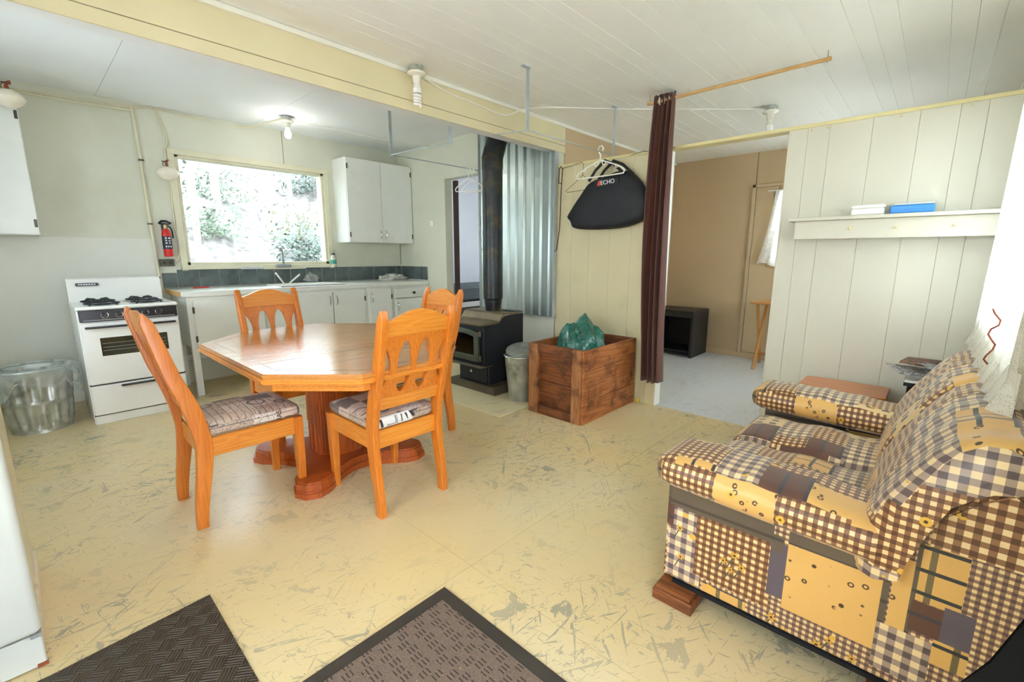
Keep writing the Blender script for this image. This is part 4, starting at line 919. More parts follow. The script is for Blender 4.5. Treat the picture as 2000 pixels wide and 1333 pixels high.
# ------------------------------------------------------------------ metal bin
def bin_():
    cx, cy = -.03, 4.86
    t = thing('trash_can', (cx, cy, 0), 'ribbed galvanised trash can on the floor left of the range', 'trash can')
    def rad(z): return .165+.045*z/.47
    b = BM(); n = 96; R_ = []
    for z in [0, .02, .03, .05, .07, .2, .215, .225, .235, .25, .4, .42, .44, .46, .47]:
        amp = 0 if (z < .05 or .205 < z < .245 or z > .41) else .011
        ringo = .006 if .21 < z < .24 or z > .45 or z < .02 else 0
        R_.append([b.verts.new((cx+(rad(z)+ringo+amp*math.copysign(abs(math.sin(16*a))**.5, math.sin(16*a)))*math.cos(a), cy+(rad(z)+ringo+amp*math.copysign(abs(math.sin(16*a))**.5, math.sin(16*a)))*math.sin(a), z)) for a in [2*math.pi*k/n for k in range(n)]])
    skin(b, R_, False); b.faces.new(R_[0][::-1]); mk('can_body', b, m_galv, t, smooth=True, ang=60)
    b = BM(); R2 = [(cx+.215*math.cos(i*math.pi/24), cy+.215*math.sin(i*math.pi/24), .47) for i in range(49)]; tube(b, R2, .008, 6); mk('rim', b, m_galv, t, smooth=True)
    for s_ in (-1, 1):
        b = BM(); tube(b, [(cx+s_*.195, cy-.06, .33), (cx+s_*.235, cy-.06, .31), (cx+s_*.235, cy+.06, .31), (cx+s_*.195, cy+.06, .33)], .006, 6); mk('handle', b, m_galv, t)
    # plastic liner folded over the rim
    rn = random.Random(9); ph = [rn.uniform(0, 6) for _ in range(8)]
    def f(u, v):
        a = 2*math.pi*u
        wav = .5+.25*math.sin(3*a+ph[0])+.2*math.sin(5*a+ph[1])+.1*math.sin(11*a+ph[2])
        drop = .05+.22*wav
        if v < .35: k = v/.35; z = .2+.29*k; r = .12+.075*k+.012*math.sin(9*a+5*k)
        else: k = (v-.35)/.65; z = .49-drop*k+.02*math.sin(math.pi*k)*math.sin(7*a); r = .21+.028*math.sin(math.pi*min(1, k*1.3))+.03*k*(1+.6*math.sin(8*a+ph[3])+.5*math.sin(13*a+ph[4]))
        return (cx+r*math.cos(a), cy+r*math.sin(a), z)
    b = BM(); sheet(b, f, 90, 22, closed_u=True)
    tag(mk('bin_liner', b, m_film, smooth=True, ang=60), 'clear plastic liner hanging over the rim of the metal can', 'plastic bag')
bin_()
# ------------------------------------------------------------------ refrigerator
m_fridge = pm('cool_white_enamel', '#C6CBC2', .3, var=.02)
rf = thing('refrigerator', (-.43, 2.25, 0), 'white refrigerator cut off by the left edge of the picture', 'refrigerator')
bx('cabinet', (-.77, -.118, 1.99, 2.585, .1, 1.5), pm('aged_cream_enamel', '#D8D2AE', .35), rf, bev=.006)
b = BM(); box(b, -.775, -.102, 1.925, 1.985, .125, 1.5, bev=.02, seg=4); mk('door', b, m_fridge, rf, smooth=True, ang=30)
bx('base_frame', (-.765, -.108, 1.955, 2.585, .0, .1), pm('cream_base_metal', '#D8CDB0', .45, stain='#B98C4A', ss=6, st=(.6, .8)), rf, bev=.004)
bx('corner_leg', (-.21, -.106, 1.94, 1.956, .004, .117), m_fridge, rf, bev=.004)
hb = bx('hinge_bracket', (-.27, -.222, 1.945, 1.957, .004, .11), m_plastic, rf, bev=.002)
for z in (.035, .075):
    b = BM(); lathe(b, [(.008, 0), (.007, .004), (0, .005)], (-.246, 1.945, z), 10, (0, -1, 0)); mk('screw', b, m_darkmet, hb)
bx('rust_spot', (-.128, -.103, 1.937, 1.941, .004, .016), m_rust, rf); bx('hinge_shim', (-.13, -.106, 1.93, 1.985, .113, .126), m_grey, rf)
# ------------------------------------------------------------------ wood stove corner
struct(bx('trim_4', (2.5, XR-.002, 2.46, 3.84, 0, .012), m_hearth, bev=.003), 'cream hearth board under the wood stove')
hz = .012
ws = thing('wood_stove', (3.05, 3.2, hz), 'black wood stove with glass door on a pedestal', 'stove')
bm = prism_x(BM(), [(2.87, hz), (2.9, .085), (3.5, .085), (3.53, hz)], 2.86, 3.34); mk('base_plate', bm, m_stoveped, ws)
pd = bx('pedestal', (2.9, 3.28, 2.99, 3.41, .085, .29), m_stoveb, ws, bev=.004)
ad = bx('ash_drawer', (2.888, 2.9, 3.01, 3.39, .1, .275), m_stoveb, pd, bev=.003)
b = BM(); lathe(b, [(.006, 0), (.006, .01), (.016, .014), (.016, .024), (0, .028)], (2.888, 3.2, .2), 14, (-1, 0, 0)); mk('knob', b, m_chrome, ad, smooth=True)
bx('ash_lip', (2.735, 2.9, 2.93, 3.48, .285, .3), m_stoveped, ws, bev=.003)
# body: hollow firebox seen through the glass
fb0 = BM()
for d in ((2.79, 3.27, 2.935, 2.955, .3, .68), (2.79, 3.27, 3.445, 3.465, .3, .68), (3.25, 3.27, 2.955, 3.445, .3, .68), (2.79, 3.27, 2.955, 3.445, .3, .32), (2.79, 3.27, 2.955, 3.445, .66, .68),
          (2.79, 2.81, 2.955, 3.03, .32, .66), (2.79, 2.81, 3.37, 3.445, .32, .66), (2.79, 2.81, 3.03, 3.37, .32, .37), (2.79, 2.81, 3.03, 3.37, .59, .66)): box(fb0, *d)
mk('firebox', fb0, m_stoveb, ws)
for y0_, y1_, xx0, xx1 in ((2.958, 2.985, 2.83, 3.22), (3.415, 3.442, 2.83, 3.22), (2.99, 3.41, 3.21, 3.24)): bx('firebrick', (xx0, xx1, y0_, y1_, .322, .6), m_fire, ws, bev=.004)
bx('firebrick', (2.83, 3.2, 2.99, 3.41, .321, .34), m_fire, ws, bev=.004)
# side shields with the stepped top profile, and the top plate
prof = [(2.775, .3), (2.775, .665), (2.93, .665), (2.985, .685), (3.03, .735), (3.06, .745), (3.30, .75), (3.30, .3)]
for ya, yb_ in ((2.915, 2.928), (3.472, 3.485)): mk('side_shield', prism_y(BM(), prof, ya, yb_), m_stoveb, ws)
mk('stove_top', prism_y(BM(), [(2.745, .675), (2.74, .69), (2.95, .69), (2.985, .7), (3.03, .755), (3.06, .765), (3.31, .768), (3.31, .755), (3.06, .75), (3.035, .742), (2.99, .685), (2.95, .675)], 2.928, 3.472), m_stovetop, ws)
# door with arched glass
def arch(y0_, y1_, z0_, z1_, rise, n=12): return [(y0_, z0_), (y1_, z0_)]+[(y1_-(y1_-y0_)*i/n, z1_+rise*math.sin(math.pi*i/n)) for i in range(n+1)]
dp = plate(arch(2.985, 3.415, .335, .605, .03), [arch(3.045, 3.355, .39, .565, .022)], .03, .006)
xf(dp, Matrix(((0, 0, 1, 2.772), (1, 0, 0, 0), (0, 1, 0, 0), (0, 0, 0, 1)))); sd = mk('door', dp, m_stovedoor, ws, smooth=True, ang=30)
gp = plate(arch(3.04, 3.36, .385, .57, .022), [], .006, .001); xf(gp, Matrix(((0, 0, 1, 2.775), (1, 0, 0, 0), (0, 1, 0, 0), (0, 0, 0, 1))))
sg = clear_mat('smoky_stove_glass', '#B8A88C', .8); mk('door_glass', gp, sg, sd)
for z in (.37, .6):
    b = BM(); cyl(b, (2.77, 2.968, z-.025), (2.77, 2.968, z+.025), .012, n=10); box(b, 2.765, 2.785, 2.965, 2.995, z-.012, z+.012); mk('door_hinge', b, m_stoveped, sd)
b = BM(); tube(b, [(2.765, 3.4, .47), (2.73, 3.42, .47), (2.71, 3.45, .5), (2.71, 3.46, .56)], .006, 7); mk('door_handle', b, m_chrome, sd, smooth=True)
# charred log inside
b = BM(); tube(b, [(2.95, 3.05, .37), (3.1, 3.3, .38)], [.05, .045], 10); tag(mk('charred_log', b, m_fire, smooth=True), 'charred log glimpsed through the stove door glass', 'log')
fp = thing('stove_pipe', (3.17, 3.2, .76), 'tall black stove pipe rising from the wood stove to the ceiling', 'stove pipe')
FX, FY = 3.17, 3.2
b = BM(); lathe(b, [(.075, .765), (.078, .80), (.085, .86), (.0, .86)], (FX, FY, 0), 28); mk('collar', b, m_flue, fp, smooth=True)
b = BM(); lathe(b, [(.085, .84), (.085, .87), (.096, .885), (.096, 1.35)], (FX, FY, 0), 28); mk('pipe_section', b, m_flue, fp, smooth=True)
b = BM(); lathe(b, [(.097, 1.35), (.0985, 1.36), (.097, 1.37), (.097, 2.12)], (FX, FY, 0), 28); mk('pipe_section', b, m_flue, fp, smooth=True)
b = BM(); tube(b, [(FX, FY, 2.1), (FX, FY, 2.2), (FX+.015, FY+.0, 2.24), (FX+.06, FY+.02, 2.31), (FX+.13, FY+.05, 2.42), (FX+.17, FY+.06, 2.5), (FX+.18, FY+.06, ZK+.03)], [.101, .101, .1, .1, .1, .1, .1], 24); mk('elbow', b, m_flue, fp, smooth=True)
b = BM(); R_ = [(FX+.1*math.cos(i*math.pi/14), FY+.1*math.sin(i*math.pi/14), 2.2) for i in range(29)]; tube(b, R_, .004, 5); mk('elbow_ring', b, m_flue, fp)
bx('warming_plate', (3.2, 3.29, 2.95, 3.1, .771, .776), m_stoveb, None, bev=.002); tag(bpy.data.objects['warming_plate'], 'small black plate lying on the stove top behind the pipe', 'plate')
# corrugated sheet
def corr():
    b = BM(); n = 0; P = []
    y = 2.795
    while y < 3.86:
        P += [(y, 0), (y+.05, 0), (y+.066, .022), (y+.095, .022), (y+.111, 0)]; y += .111
    P = [(a, d) for a, d in P if a <= 3.875]
    va = [(b.verts.new((XR-.035-d, a, .69)), b.verts.new((XR-.035-d, a, 2.6 if a > 2.93 else 2.277))) for a, d in P]
    for p, q in zip(va, va[1:]): b.faces.new((p[0], q[0], q[1], p[1]))
    t = thing('heat_shield', (XR-.03, 3.3, .69), 'corrugated zinc heat shield on the wall behind the stove', 'metal sheet')
    o = mk('corrugated_sheet', b, m_zinc, t); md = o.modifiers.new('thickness', 'SOLIDIFY'); md.thickness = .0012; md.offset = 0
    for z in (1.0, 1.6, 2.2): bx('spacer', (XR-.034, XR-.001, 2.85, 2.88, z, z+.03), m_galvbar, t); bx('spacer', (XR-.034, XR-.001, 3.62, 3.65, z, z+.03), m_galvbar, t)
    bx('edge_strip', (XR-.06, XR-.001, 2.79, 2.796, .69, 2.277), m_galvbar, t)
corr()
# ash bucket
def bucket():
    c = (2.965, 2.65); t = thing('ash_bucket', (*c, hz), 'dented galvanised ash bucket between the stove and the wooden crate', 'bucket')
    b = BM(); lathe(b, [(.0, hz), (.098, hz), (.1, .03), (.105, .04), (.14, .41), (.15, .42), (.146, .428), (.136, .41), (.1, .05), (.0, .05)], (*c, 0), 32); mk('bucket_body', b, m_galv, t, smooth=True, ang=40)
    b = BM(); P = [(c[0]+.147*math.cos(a), c[1]-.145*math.sin(a)*1, .415+.06*math.sin(a)) for a in [i*math.pi/16 for i in range(17)]]; tube(b, P, .004, 6); mk('bail_handle', b, m_galv, t)
    for s_ in (-1, 1): bx('bail_lug', (c[0]+s_*.145-.012, c[0]+s_*.145+.012, c[1]-.015, c[1]+.015, .375, .43), m_galv, t, bev=.002)
    b = BM(); M_ = Matrix.Translation((c[0]+.04, c[1]+.01, .455)) @ Matrix.Rotation(math.radians(-14), 4, 'Y') @ Matrix.Rotation(math.radians(8), 4, 'X'); tmp = BM(); lathe(tmp, [(.15, 0), (.15, .012), (.13, .018), (.0, .024)], (0, 0, 0), 28); xf(tmp, M_)
    l = mk('bucket_lid', tmp, m_galv, smooth=True); b.free(); tag(l, 'round metal lid tilted on top of the ash bucket', 'lid')
    b = BM(); tube(b, [Vector(M_ @ Vector(p)) for p in ((-.03, 0, .02), (-.02, 0, .045), (.02, 0, .045), (.03, 0, .02))], .004, 6); mk('lid_handle', b, m_galv, l)
bucket()
# firewood crate
def crate():
    xa, xb, ya, yb_, zt_ = 2.815, 3.625, 1.868, 2.42, .59
    t = thing('firewood_crate', (3.22, 2.14, 0), 'large reddish-brown wooden firewood crate against the partition', 'crate')
    th = .02
    for z0_, z1_ in ((.0, .175), (.178, .425), (.428, zt_)):
        bx('side_plank', (xa, xb, ya, ya+th, z0_, z1_), m_boxwood, t, bev=.002); bx('side_plank', (xa, xb, yb_-th, yb_, z0_, z1_), m_boxwood, t, bev=.002)
    for z0_, z1_ in ((.0, .28), (.283, zt_)):
        bx('end_plank', (xa+.022, xa+.04, ya+th, yb_-th, z0_, z1_), m_boxwood_y, t, bev=.002); bx('end_plank', (xb-th, xb, ya+th, yb_-th, z0_, z1_), m_boxwood_y, t, bev=.002)
    bx('bottom_board', (xa+.04, xb-th, ya+th, yb_-th, .01, .03), m_boxwood, t)
    for a, b_ in ((ya+th, ya+.07), (ya+.072, ya+.105), (yb_-.105, yb_-.072), (yb_-.07, yb_-th)): bx('end_stile', (xa-.012, xa+.021, a, b_, 0, zt_), m_boxwood_z, t, bev=.002)
    bx('end_rail', (xa-.01, xa+.021, ya+.107, yb_-.107, zt_-.07, zt_), m_boxwood_y, t, bev=.002); bx('end_rail', (xa-.01, xa+.021, ya+.107, yb_-.107, .0, .075), m_boxwood_y, t, bev=.002)
crate()
def greenbag():
    b = BM(); c = Vector((3.2, 2.16, .38)); bmesh.ops.create_icosphere(b, subdivisions=5, radius=1)
    for v in b.verts:
        d = v.co.normalized(); a = math.atan2(d.y, d.x); q = 2.6
        n_ = (abs(d.x)**q+abs(d.y)**q+abs(d.z)**q)**(1/q); e = d/n_
        k = 1+.05*math.sin(4*a+3*e.z)+.04*math.sin(7*a-4*e.z)+.025*math.sin(15*a+7*e.z)
        lump = .03*math.sin(6*e.x+2)*math.cos(5*e.y+1)+.012*math.sin(19*e.x+3)*math.sin(17*e.y)
        v.co = c+Vector((e.x*.21*k, e.y*.2*k, e.z*.37+lump*(e.z > 0)+.05*max(0, e.z)*math.exp(-((e.x-.1)**2+(e.y+.1)**2)*14)))
        if v.co.z < .035: v.co.z = .035
    t = tag(mk('garbage_bag', b, m_greenbag, smooth=True, ang=60), 'knotted green plastic garbage bag standing in the wooden crate', 'bag')
    b = BM(); rbox(b, (3.0, 2.06, .69), (.05, .05, .05), .02, 4, .01); 
    for k in range(7):
        a = k*.9; tube(b, [(3.0, 2.06, .69), (2.985+.03*math.cos(a), 2.05+.06*math.cos(a), .69+.06*math.sin(a))], [.012, .004], 6)
    mk('knot', b, m_greenbag, t, smooth=True)
greenbag()
b = BM(); rbox(b, (3.64, 1.835, .02), (.03, .03, .04), .012, 4); tag(mk('yellow_block', b, m_yellow, smooth=True), 'tiny yellow plastic piece on the floor by the crate corner', 'toy')
# black bag on hangers
def hanger(name, c, w_, label, mat, hooks=True, tilt=0.0, thick=.0055, grp=None):
    """plastic coat hanger in the YZ plane, hook top at c"""
    t = thing(name, c, label, 'hanger', grp); x, y, z = c; h = w_/2
    def P(v, u): return (x+tilt*v, y+v, z+u)
    b = BM(); tube(b, [P(-.018, -.035), P(-.026, -.015), P(-.012, .004), P(.012, .004), P(.024, -.016), P(.012, -.045), P(.0, -.065), P(.0, -.115)], thick, 8); mk('hook', b, mat, t, smooth=True)
    b = BM(); tube(b, [P(0, -.11), P(.03, -.115), P(h*.6, -.155), P(h*.95, -.195), P(h, -.215), P(h*.96, -.232), P(h*.5, -.235), P(0, -.235), P(-h*.5, -.235), P(-h*.96, -.232), P(-h, -.215), P(-h*.95, -.195), P(-h*.6, -.155), P(-.03, -.115), P(0, -.11)], thick, 8); mk('frame', b, mat, t, smooth=True)
    if hooks:
        for s_ in (-1, 1):
            b = BM(); tube(b, [P(s_*.02, -.115), P(s_*.022, -.14), P(s_*.04, -.15), P(s_*.055, -.135)], thick*.8, 7); mk('strap_hook', b, mat, t, smooth=True)
            b = BM(); tube(b, [P(s_*h*.62, -.16), P(s_*h*.64, -.178), P(s_*h*.7, -.18), P(s_*h*.74, -.172)], thick*.7, 7); mk('strap_hook', b, mat, t, smooth=True)
    return t
hanger('coat_hanger', (3.42, 2.175, 2.19), .46, 'white plastic coat hanger in front of the black bag', m_hanger)
hanger('coat_hanger', (3.5, 3.9, 2.236), .34, 'white plastic hanger on the kitchen rail left of the stove pipe', m_hanger, False, -.3, .005, 'white hangers by the stove pipe')
hanger('coat_hanger', (3.56, 3.9, 2.23), .33, 'white hanger hanging just behind another beside the stove pipe', m_hanger, False, -.15, .005, 'white hangers by the stove pipe')
def blackbag():
    t = thing('black_bag', (3.55, 2.18, 1.53), 'black nylon tool bag hanging on the partition below a white hanger', 'bag')
    # outline in (y,z): wide bottom, narrow shoulders
    out = [(2.56, 1.545), (2.35, 1.53), (2.08, 1.53), (1.93, 1.555), (1.83, 1.6), (1.8, 1.63), (1.8, 1.79), (1.83, 1.835), (1.88, 1.915), (1.97, 2.0), (2.08, 2.025), (2.2, 1.99), (2.33, 1.965), (2.40, 1.94), (2.46, 1.86), (2.55, 1.76), (2.62, 1.67), (2.63, 1.65), (2.585, 1.62), (2.575, 1.59)]
    cy_ = sum(p[0] for p in out)/len(out); cz = 1.72
    b = BM(); n = len(out); R_ = []
    for d, sc in ((0.0, .93), (-.03, 1.0), (-.07, .985), (-.105, .9), (-.122, .7), (-.13, .35)):
        R_.append([b.verts.new((3.645+d, cy_+(p[0]-cy_)*sc, cz+(p[1]-cz)*(sc if p[1] > cz else .5+.5*sc))) for p in out])
    skin(b, R_)
    mk('bag_body', b, m_bagcloth, t, smooth=True, ang=70).modifiers.new('soft', 'SUBSURF').levels = 1
    for yo, xo in ((.03, 3.54), (-.02, 3.6)):
        b = BM(); tube(b, [(xo, 2.33+yo, 1.95), (xo-.01, 2.26+yo, 2.03), (xo-.01, 2.17+yo, 2.1), (xo-.01, 2.08+yo, 2.06), (xo, 1.98+yo, 1.97)], [.012, .012, .014, .012, .012], 7); mk('carry_strap', b, m_bagcloth, t, smooth=True)
    bm = text_bm('ECHO', .05, .002); xf(bm, Matrix(((0, 0, -1, 3.512), (-1, 0, 0, 2.155), (0, 1, 0, 1.918), (0, 0, 0, 1))) @ Matrix.Rotation(math.radians(3), 4, 'Z')); mk('brand_letters', bm, m_letters, t)
    bm = BM(); prism(bm, [(2.255, 1.897), (2.225, 1.897), (2.22, 1.937), (2.245, 1.937)], lambda u, v: (3.511, u, v), lambda u, v: (3.514, u, v)); mk('brand_mark', bm, pm('orange_red_print', '#D8481E', .5), t)
    bm = BM(); prism(bm, [(2.28, 1.885), (2.05, 1.885), (2.05, 1.948), (2.28, 1.948)], lambda u, v: (3.514, u, v), lambda u, v: (3.53, u, v)); mk('brand_patch', bm, m_bagcloth, t)
blackbag()
# wire hanger and iron hook on the partition
b = BM(); tube(b, [(3.63, 2.72, 2.11), (3.63, 2.5, 2.14), (3.63, 2.485, 2.12), (3.63, 2.49, 2.03), (3.63, 2.51, 2.01), (3.63, 2.68, 1.9), (3.63, 2.66, 1.89), (3.63, 2.3, 1.9), (3.63, 2.46, 2.0), (3.63, 2.49, 2.03)], .002, 6); tag(mk('wire_hanger', b, m_brownwire), 'thin bent wire hanger on the wall left of the black bag', 'hanger')
b = BM(); tube(b, [(3.62, 2.755, 1.98), (3.62, 2.75, 2.11), (3.62, 2.735, 2.13), (3.62, 2.715, 2.11), (3.62, 2.725, 1.9), (3.62, 2.735, 1.55), (3.62, 2.765, 1.36), (3.62, 2.79, 1.34)], .0045, 7); tube(b, [(3.62, 2.755, 1.98), (3.62, 2.725, 1.975)], .004, 6); tag(mk('stove_poker', b, m_brownwire, smooth=True), 'long dark iron poker hooked on the partition corner', 'poker')
b = BM(); tube(b, [(XR-.002, 2.05, 2.135), (XR-.02, 1.9, 2.15), (XR-.002, 1.86, 2.14)], .002, 6); tag(mk('wall_wire', b, m_brownwire), 'short thin wire at the partition top above the black bag', 'wire')
# ------------------------------------------------------------------ brown curtain and its rod
rd = thing('curtain_rod', (3.55, 1.24, 2.484), 'pale wooden curtain rod hung just under the ceiling', 'curtain rod')
b = BM(); cyl(b, (3.55, 1.84, 2.476), (3.55, .64, 2.49), .0125, n=14); mk('pole', b, m_pine_rod, rd, smooth=True)
for y in (1.825, .66):
    b = BM(); tube(b, [(3.55, y, 2.47), (3.565, y, 2.49), (3.55, y, ZC)], .0015, 5); mk('hanging_wire', b, m_brownwire, rd)
cu = thing('brown_curtain', (3.55, 1.7, .25), 'dark brown curtain gathered at the end of the wooden rod', 'curtain')
def fcur(u, v):
    z = 2.52-2.27*v; w_ = .17+.035*math.sin(math.pi*min(1, v*1.1))
    yc_ = 1.705-.02*v+.03*math.sin(math.pi*v)
    f = (u+.06*math.sin(6.3*u+1))*3.6*2*math.pi; amp = .034+.022*v
    return (3.55+amp*math.sin(f)+.012*math.sin(2.3*f+4*v)+.02*(v-.1), yc_+(.5-u)*w_+.014*math.sin(f*1.02+1.2+v), z+.015*math.sin(f)*(1 if v < .03 else 0)-(.012*math.sin(3*u) if v > .97 else 0))
b = BM(); sheet(b, fcur, 110, 40); o = mk('cloth', b, m_curtain, cu, smooth=True, ang=80); md = o.modifiers.new('thickness', 'SOLIDIFY'); md.thickness = .003
for y in (1.628, 1.66, 1.7, 1.74, 1.775):
    b = BM(); P = [(3.55+.026*math.cos(i*math.pi/12)*.98, y+.006*math.cos(i*math.pi/12), 2.478+.026*math.sin(i*math.pi/12)) for i in range(25)]; tube(b, P, .005, 6); mk('grommet', b, m_porc, cu, smooth=True)
# ------------------------------------------------------------------ back room
tv = thing('black_cabinet', (6.0, 2.45, 0), 'open-fronted black low cabinet behind the brown curtain', 'cabinet')
xa, xb, ya, yb_ = 5.74, 6.27, 2.19, 2.76
bx('top_board', (xa, xb, ya, yb_, .575, .605), m_darkblock, tv, bev=.003); bx('side_board', (xa, xb, ya, ya+.03, .0, .575), m_darkblock, tv, bev=.002); bx('side_board', (xa, xb, yb_-.03, yb_, .0, .575), m_darkblock, tv, bev=.002)
bx('back_board', (xb-.012, xb, ya+.03, yb_-.03, .04, .575), m_darkblock, tv); bx('shelf_board', (xa+.04, xb-.012, ya+.03, yb_-.03, .06, .08), m_darkblock, tv); bx('face_rail', (xa, xa+.02, ya+.03, yb_-.03, .52, .575), m_darkblock, tv)
tr = thing('tray_table', (6.0, 1.35, 0), 'honey-coloured folding tray table in the back room', 'tray table')
b = BM(); box(b, 5.66, 6.08, 1.05, 1.53, .765, .785, bev=.006); mk('tray_top', b, m_tray, tr)
for yy_ in (1.46, 1.12):
    b = BM(); tube(b, [(5.72, yy_, .765), (6.1, yy_+.012, .0)], .016, 6); mk('leg', b, m_tray, tr); b = BM(); tube(b, [(6.04, yy_-.02, .765), (5.7, yy_-.02, .0)], .016, 6); mk('leg', b, m_tray, tr)
b = BM(); tube(b, [(6.02, 1.47, .14), (6.02, 1.11, .14)], .012, 6); mk('stretcher', b, m_tray, tr)
lc = thing('lace_curtain', (6.22, 1.2, 1.2), 'small white lace curtain tied aside at the back-room window', 'curtain')
def flace(u, v):
    z = 2.06-.86*v; l0 = 1.52+.13*v**1.4; y = l0-(l0-.8)*u
    return (6.215+.02*math.sin(u*38+3*v), y, z+(.02*math.sin(u*20) if v > .95 else 0))
b = BM(); sheet(b, flace, 70, 26); mk('cloth', b, m_lace, lc, smooth=True, ang=80)
b = BM(); cyl(b, (6.215, 1.6, 2.065), (6.215, .7, 2.065), .006, n=8); mk('rod', b, m_plastic, lc)
# bedroom bed
bd_ = thing('bed', (4.6, 5.1, 0), 'bed with slate mattress glimpsed through the kitchen doorway', 'bed')
bx('mattress', (3.9, 5.6, 4.72, 5.47, .68, .88), m_mattress, bd_, bev=.03); bx('bed_rail', (3.9, 5.6, 4.70, 4.73, .6, .67), m_bedwhite, bd_, bev=.004); bx('bed_base', (3.9, 5.6, 4.74, 5.47, .0, .66), m_stoveped, bd_)
# ------------------------------------------------------------------ coat shelf with two boxes
sh = thing('coat_shelf', (3.58, .26, 1.41), 'cream peg shelf mounted on the board partition', 'shelf')
bx('shelf_top', (3.5, XR-.001, -.255, .765, 1.525, 1.546), m_shelfwall, sh, bev=.002); bx('peg_rail', (3.54, 3.558, -.225, .73, 1.41, 1.524), m_shelfwall, sh, bev=.002)
for y in (-.222, .712): bx('end_bracket', (3.559, XR-.001, y, y+.016, 1.41, 1.524), m_shelfwall, sh)
for y in (.43, .21, -.04):
    b = BM(); lathe(b, [(.006, 0), (.006, .012), (.009, .016), (0, .02)], (3.54, y, 1.47), 10, (-1, 0, 0)); mk('peg', b, m_yellowstrip, sh, smooth=True)
wx = thing('white_box', (3.57, .35, 1.546), 'small white plastic box on the coat shelf', 'box'); bx('box_body', (3.53, 3.62, .275, .435, 1.547, 1.585), m_plastic, wx, bev=.006); bx('box_lid', (3.527, 3.623, .272, .438, 1.586, 1.606), m_plastic, wx, bev=.006)
bl = thing('blue_case', (3.57, .155, 1.546), 'flat blue case with a clear lid on the coat shelf', 'case'); bx('case_body', (3.52, 3.63, .055, .25, 1.547, 1.592), m_blue, bl, bev=.005); bx('rim_line', (3.518, 3.521, .06, .245, 1.567, 1.571), m_blue, bl); bx('clear_lid', (3.53, 3.625, .06, .235, 1.593, 1.606), pm('clear_grey_lid', '#B8BEB8', .2), bl, bev=.003)
b = BM(); tube(b, [(4.0, YN+.002, 2.23), (4.0, YN+.05, 2.225), (4.0, YN+.06, 2.25)], .006, 6); tag(mk('wall_hook', b, m_brownwire), 'dark hook high on the wall above the partition top right', 'hook')
# ------------------------------------------------------------------ sofa
sf = thing('loveseat', (2.25, .2, .05), 'patchwork plaid loveseat with puffy arms under the lace curtain', 'sofa')
side = [(.64, .075), (.64, .47), (.02, .47), (-.09, .62), (-.15, .70), (-.21, .745), (-.268, .70), (-.282, .58), (-.27, .45), (-.225, .28), (-.165, .14), (-.13, .075)]
def side_panel(xa, xb):
    b = prism_x(BM(), side, xa, xb); bmesh.ops.bevel(b, geom=[e for e in b.edges if abs(e.verts[0].co.x-e.verts[1].co.x) < .001], offset=.012, segments=2, affect='EDGES'); mk('side_panel', b, m_patch_side, sf, smooth=True, ang=30, uv=True)
side_panel(1.56, 1.63); side_panel(2.88, 2.95)
b = BM(); box(b, 1.626, 2.879, .585, .63, .075, .315, bev=.012, seg=2); mk('base_panel', b, m_patch, sf, uv=True)
bx('seat_deck', (1.626, 2.879, -.1, .584, .1, .30), m_cloth_shade, sf)
b = prism_x(BM(), [(-.13, .06), (-.168, .14), (-.23, .28), (-.276, .45), (-.288, .58), (-.288, .12), (-.25, .06)], 1.56, 2.95); mk('cloth_and_shade_panel', b, m_cloth_shade, sf)  # black wedge added for the deep shadow between sofa and wall
bx('cloth_and_shade_panel', (1.56, 2.95, -.12, .6, .06, .074), m_cloth_shade, sf)
for xa in (1.50, 2.69):
    b = BM(); rbox(b, (xa+.145, .33, .525), (.30, .70, .115), .055, 12, .022)
    for v in b.verts: v.co.z -= .02*(1-max(0, min(1, (v.co.y)/.6)))-.008*math.sin(v.co.y*40)*(1 if v.co.z > .5 else 0)*.5; 
    mk('arm_pad', b, m_patch, sf, smooth=True, ang=80, uv=True)
for xa, xb in ((1.77, 2.252), (2.254, 2.715)):
    b = BM(); rbox(b, ((xa+xb)/2, .315, .365), (xb-xa, .66, .15), .05, 12, .035)
    for v in b.verts:
        if v.co.z > .36: v.co.z += .006*math.sin(v.co.y*26)
    mk('seat_cushion', b, m_patch, sf, smooth=True, ang=80, uv=True)
prof_b = [(.07, .40), (.075, .47), (.045, .56), (.005, .645), (-.045, .73), (-.085, .795), (-.12, .84), (-.165, .868), (-.215, .872), (-.258, .85), (-.278, .81), (-.27, .775), (-.24, .755), (-.19, .745), (-.15, .72), (-.10, .68), (-.06, .6), (-.02, .5), (.0, .42)]
def back_cushion(xa, xb):
    b = BM(); cyy = sum(p[0] for p in prof_b)/len(prof_b); czz = sum(p[1] for p in prof_b)/len(prof_b); R_ = []
    N = 26
    for i in range(N+1):
        t = i/N; e = min(t, 1-t)*2; sc = .55+.45*min(1, (e/.2))**.42 if e < .2 else 1.0
        puff = 1+.05*math.sin(math.pi*t)
        R_.append([b.verts.new((xa+(xb-xa)*t, cyy+(p[0]-cyy)*(.4+.6*sc)*puff+(.03*math.sin(math.pi*min(1, k/9))*sc if k < 10 else 0), czz+(p[1]-czz)*(.88+.12*sc)+.006*math.sin(t*26)*(1 if k < 9 else 0))) for k, p in enumerate(prof_b)])
    skin(b, R_); mk('back_cushion', b, m_patch, sf, smooth=True, ang=70, uv=True)
back_cushion(1.505, 2.255); back_cushion(2.257, 2.985)
